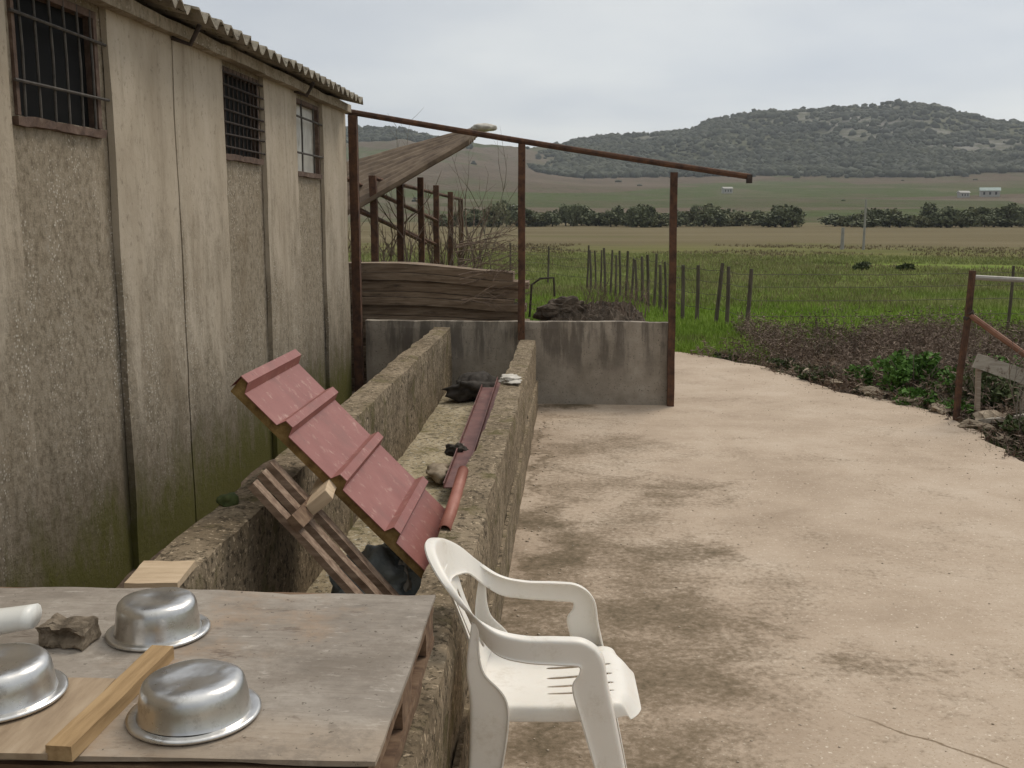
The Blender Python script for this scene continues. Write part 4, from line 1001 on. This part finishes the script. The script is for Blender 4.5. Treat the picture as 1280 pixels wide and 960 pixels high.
# ------------------------------------------------------------------ plastic chair
def cr(pts, n):
    out = []; P = [np.array(p, float) for p in pts]; P = [2 * P[0] - P[1]] + P + [2 * P[-1] - P[-2]]
    for i in range(1, len(P) - 2):
        for k in range(n):
            t = k / n; a, b, c, d = P[i - 1:i + 3]
            out.append(.5 * (2 * b + (c - a) * t + (2 * a - 5 * b + 4 * c - d) * t * t + (3 * b - a - 3 * c + d) * t ** 3))
    out.append(P[-2]); return out
SEC = [(.03, 1.0), (.0, .88), (0, .55), (.004, .30), (.018, .14), (.045, .045), (.085, .008), (.14, -.0), (.36, 0), (.62, 0), (.84, -.01), (.93, -.035), (.98, -.10), (1.0, -.22)]
def band(Q, name, root, thick=.0042):
    """moulded band: corner line, wide strip S and narrow outward rim F"""
    v = []; f = []; s_ = len(SEC)
    for q in Q:
        O, S_, F_ = q[:3], q[3:6], q[6:9]
        for (a, b) in SEC: v.append(tuple(O + S_ * a + F_ * b))
    for i in range(len(Q) - 1):
        for k in range(s_ - 1): f.append((i * s_ + k, i * s_ + k + 1, (i + 1) * s_ + k + 1, (i + 1) * s_ + k))
    o = MB().add(v, f).build(name, M['plastic'], root, True)
    md = o.modifiers.new('thick', 'SOLIDIFY'); md.thickness = thick; md.offset = 0
    es = o.modifiers.new('crisp', 'EDGE_SPLIT'); es.split_angle = R(48)
    return o
root = thing('plastic_chair', 'white moulded plastic garden armchair standing on the yard beside the trough', 'chair', loc=(-.03, 2.755, 0), rz=R(2)); root.scale = (1, .93, 1)
half = [((.232, .240, 0), (-.05, -.006, 0), (.0, -.030, 0)), ((.190, .237, .22), (-.068, 0, 0), (.0, -.036, 0)), ((.150, .235, .42), (-.084, 0, 0), (.002, -.038, 0)),
        ((.124, .235, .535), (-.088, 0, -.004), (.003, -.036, .0)), ((.108, .236, .612), (-.055, 0, -.040), (.004, -.032, .003)), ((.066, .236, .652), (-.016, 0, -.058), (.0, -.030, .004)),
        ((.0, .238, .660), (0, 0, -.062), (0, -.028, .003)), ((-.09, .238, .662), (0, 0, -.058), (0, -.026, .003)), ((-.165, .232, .680), (.002, -.008, -.060), (-.006, -.022, .004)),
        ((-.228, .214, .728), (.010, -.026, -.062), (-.018, -.010, .004)), ((-.280, .172, .786), (.022, -.046, -.066), (-.024, .002, .004)), ((-.316, .112, .826), (.030, -.040, -.092), (-.026, .003, .0)), ((-.334, .055, .844), (.034, -.018, -.108), (-.027, .001, 0))]
top = [((-.339, 0, .849), (.036, 0, -.114), (-.028, 0, 0))]
mir = lambda h: tuple((a, -b, c) for a, b, c in h)
keys = half + top + [mir(h) for h in half[::-1]]
Q = cr([h[0] + h[1] + h[2] for h in keys], 14); ns_ = len(Q)
c1 = 2 * 14
band(Q[:c1 + 1], 'leg', root); band(Q[c1:ns_ - c1], 'arm_and_back_band', root); band(Q[ns_ - c1 - 1:], 'leg', root)
for sd in (-1, 1):
    S = lambda x, y, z: (x, y * sd, z)
    rear = [(S(-.248, .228, 0), S(.06, -.004, 0), S(0, -.032, 0)), (S(-.240, .220, .22), S(.08, 0, 0), S(0, -.04, 0)), (S(-.232, .214, .455), S(.10, 0, .01), S(0, -.03, 0)), (S(-.240, .211, .57), S(.040, 0, .0), S(0, -.02, 0)), (S(-.226, .208, .695), S(.014, 0, .0), S(0, -.010, 0))]
    band(cr([h[0] + h[1] + h[2] for h in rear], 10), 'leg', root)
zz = [.775, .758, .742, .72, .695, .66, .62, .57, .535, .50, .472]
hw = [.122, .120, .112, .100, .090, .084, .088, .105, .135, .165, .180]
xx = [-.308, -.304, -.300, -.294, -.286, -.274, -.258, -.240, -.226, -.212, -.195]
us = [-1, -.72, -.60, -.48, -.22, -.10, .10, .22, .48, .60, .72, 1]
v = []; f = []
for z, h, x in zip(zz, hw, xx):
    for u in us: v.append((x - .018 * (1 - u * u) + .010, u * h, z))
for i in range(len(zz) - 1):
    for k in range(len(us) - 1):
        if 4 <= i <= 8 and k in (1, 4, 6, 9) : continue
        a = i * len(us) + k; f.append((a, a + 1, a + len(us) + 1, a + len(us)))
sp = MB().add(v, f).build('backrest', M['plastic'], root, True)
md = sp.modifiers.new('thick', 'SOLIDIFY'); md.thickness = .005; sb = sp.modifiers.new('sub', 'SUBSURF'); sb.levels = 2; sb.render_levels = 2
# seat
xs = [-.215, -.20, -.16, -.08, -.03, .03, .10, .155, .185, .205, .220, .226, .227]
ys = [-.216, -.212, -.20, -.16, -.125, -.118, -.072, -.064, -.01, -.002, .056, .064, .11, .118, .16, .20, .212, .216]
v = []; f = []
for x in xs:
    for y in ys:
        ay = abs(y); hwid = 1.0 - .10 * sstep(.10, .23, x) * sstep(.1, .216, ay) - .06 * sstep(-.1, -.215, x) * 0
        z = .470 + .010 * sstep(.0, .2, x) - .012 * math.exp(-(((x + .05) / .13) ** 2) - (y / .13) ** 2)
        z -= max(.060 * sstep(.165, .235, x) ** 1.3, 0 if ay < .205 else (.010 if ay < .214 else .045))
        if x < -.21: z += .012
        X_, A_ = x, ay
        if x > .11 and ay > .11:
            u_, w_ = (x - .11) / .117, (ay - .11) / .106; h_ = math.hypot(u_, w_); k_ = max(u_, w_) / h_ if h_ > 0 else 1
            X_, A_ = .11 + .117 * u_ * k_, .11 + .106 * w_ * k_
        v.append((X_, math.copysign(A_, y), z))
ny = len(ys)
for i in range(len(xs) - 1):
    for k in range(ny - 1):
        if 4 <= i <= 6 and k in (4, 6, 8, 10): continue
        a = i * ny + k; f.append((a, a + ny, a + ny + 1, a + 1))
se = MB().add(v, f).build('seat', M['plastic'], root, True)
md = se.modifiers.new('thick', 'SOLIDIFY'); md.thickness = .005; sb = se.modifiers.new('sub', 'SUBSURF'); sb.levels = 2; sb.render_levels = 2

# ------------------------------------------------------------------ air, light, sky, camera
HAZE = .00026
if HAZE:
    mb = MB(); mb.box(-900, 1000, -60, 1520, -6, 175); g = G('haze'); t = g.t
    t.nodes.remove(g.b); pv = t.nodes.new('ShaderNodeVolumePrincipled'); pv.inputs['Color'].default_value = (.80, .86, .92, 1); pv.inputs['Density'].default_value = HAZE
    pv.inputs['Anisotropy'].default_value = .2
    t.links.new(pv.outputs[0], t.nodes['Material Output'].inputs['Volume']); o = mb.build('haze', g.m); tag(o, 'thin pale haze in the valley air', 'haze', kind='stuff')

SUN = Vector((.45, .60, 1.0)).normalized(); el = math.asin(SUN.z); az = math.atan2(SUN.x, SUN.y)
ld = bpy.data.lights.new('sun', 'SUN'); ld.energy = 1.4; ld.angle = R(20); ld.color = (1.0, .90, .76)
lo = bpy.data.objects.new('sun', ld); COL.objects.link(lo); lo.rotation_euler = SUN.to_track_quat('Z', 'Y').to_euler()
w = bpy.data.worlds.new('World'); sc.world = w; w.use_nodes = True; t = w.node_tree; n = t.nodes
bg = n['Background']; bg.inputs['Strength'].default_value = .1
sky = n.new('ShaderNodeTexSky'); sky.sky_type = 'NISHITA'; sky.sun_disc = False; sky.sun_elevation = el; sky.sun_rotation = az
tc = n.new('ShaderNodeTexCoord'); sx = n.new('ShaderNodeSeparateXYZ'); t.links.new(tc.outputs['Generated'], sx.inputs[0])
def wm_(op, a, b):
    q = n.new('ShaderNodeMath'); q.operation = op
    for i, k in enumerate((a, b)):
        if isinstance(k, (int, float)): q.inputs[i].default_value = k
        else: t.links.new(k, q.inputs[i])
    return q.outputs[0]
zc = wm_('ADD', wm_('MAXIMUM', sx.outputs[2], 0), .16)
cb = n.new('ShaderNodeCombineXYZ'); t.links.new(wm_('DIVIDE', sx.outputs[0], zc), cb.inputs[0]); t.links.new(wm_('DIVIDE', sx.outputs[1], zc), cb.inputs[1])
nz = n.new('ShaderNodeTexNoise'); nz.inputs['Scale'].default_value = .55; nz.inputs['Detail'].default_value = 5; nz.inputs['Roughness'].default_value = .5; t.links.new(cb.outputs[0], nz.inputs['Vector'])
cl = n.new('ShaderNodeValToRGB'); e = cl.color_ramp.elements; e[0].position = .32; e[0].color = (.43, .46, .515, 1); e[1].position = .66; e[1].color = (.70, .705, .685, 1)
t.links.new(nz.outputs['Fac'], cl.inputs[0])
# overcast sky is brightest overhead
zr = n.new('ShaderNodeValToRGB'); e = zr.color_ramp.elements; e[0].position = .0; e[0].color = (1.18, 1.16, 1.12, 1); e[1].position = 1; e[1].color = (1.9, 1.85, 1.75, 1)
for p_, c_ in ((.12, 1.05), (.27, .84), (.45, 1.15)):
    q = e.new(p_); q.color = (c_, c_, c_, 1)
t.links.new(sx.outputs[2], zr.inputs[0])
dt = n.new('ShaderNodeVectorMath'); dt.operation = 'DOT_PRODUCT'; t.links.new(tc.outputs['Generated'], dt.inputs[0]); dt.inputs[1].default_value = Vector((.55, .8, 0)).normalized()
gl = wm_('ADD', wm_('MULTIPLY', dt.outputs['Value'], .30), .80)
mg = n.new('ShaderNodeVectorMath'); mg.operation = 'SCALE'; t.links.new(zr.outputs[0], mg.inputs[0]); t.links.new(gl, mg.inputs['Scale'])
mx = n.new('ShaderNodeMix'); mx.data_type = 'RGBA'; mx.blend_type = 'MULTIPLY'; mx.inputs[0].default_value = 1; t.links.new(cl.outputs[0], mx.inputs[6]); t.links.new(mg.outputs[0], mx.inputs[7])
sc_ = n.new('ShaderNodeVectorMath'); sc_.operation = 'SCALE'; sc_.inputs['Scale'].default_value = 10; t.links.new(mx.outputs[2], sc_.inputs[0])
m2 = n.new('ShaderNodeMix'); m2.data_type = 'RGBA'; m2.inputs[0].default_value = .88; t.links.new(sky.outputs[0], m2.inputs[6]); t.links.new(sc_.outputs[0], m2.inputs[7])
t.links.new(m2.outputs[2], bg.inputs['Color'])

cd = bpy.data.cameras.new('camera'); cd.sensor_width = 36; cd.lens = 36 * 1300 / 1280; cd.clip_end = 6000; cd.clip_start = .05
co = bpy.data.objects.new('camera', cd); COL.objects.link(co); co.location = (0, 0, 1.75); co.rotation_euler = (R(90 - 9.39), 0, R(3.26)); sc.camera = co
sc.view_settings.view_transform = 'Standard'; sc.view_settings.look = 'None'; sc.view_settings.gamma = 1; sc.view_settings.exposure = .30
sc.render.resolution_x, sc.render.resolution_y = 1024, 768
sc.cycles.max_bounces = 6; sc.cycles.volume_bounces = 0; sc.cycles.use_denoising = True
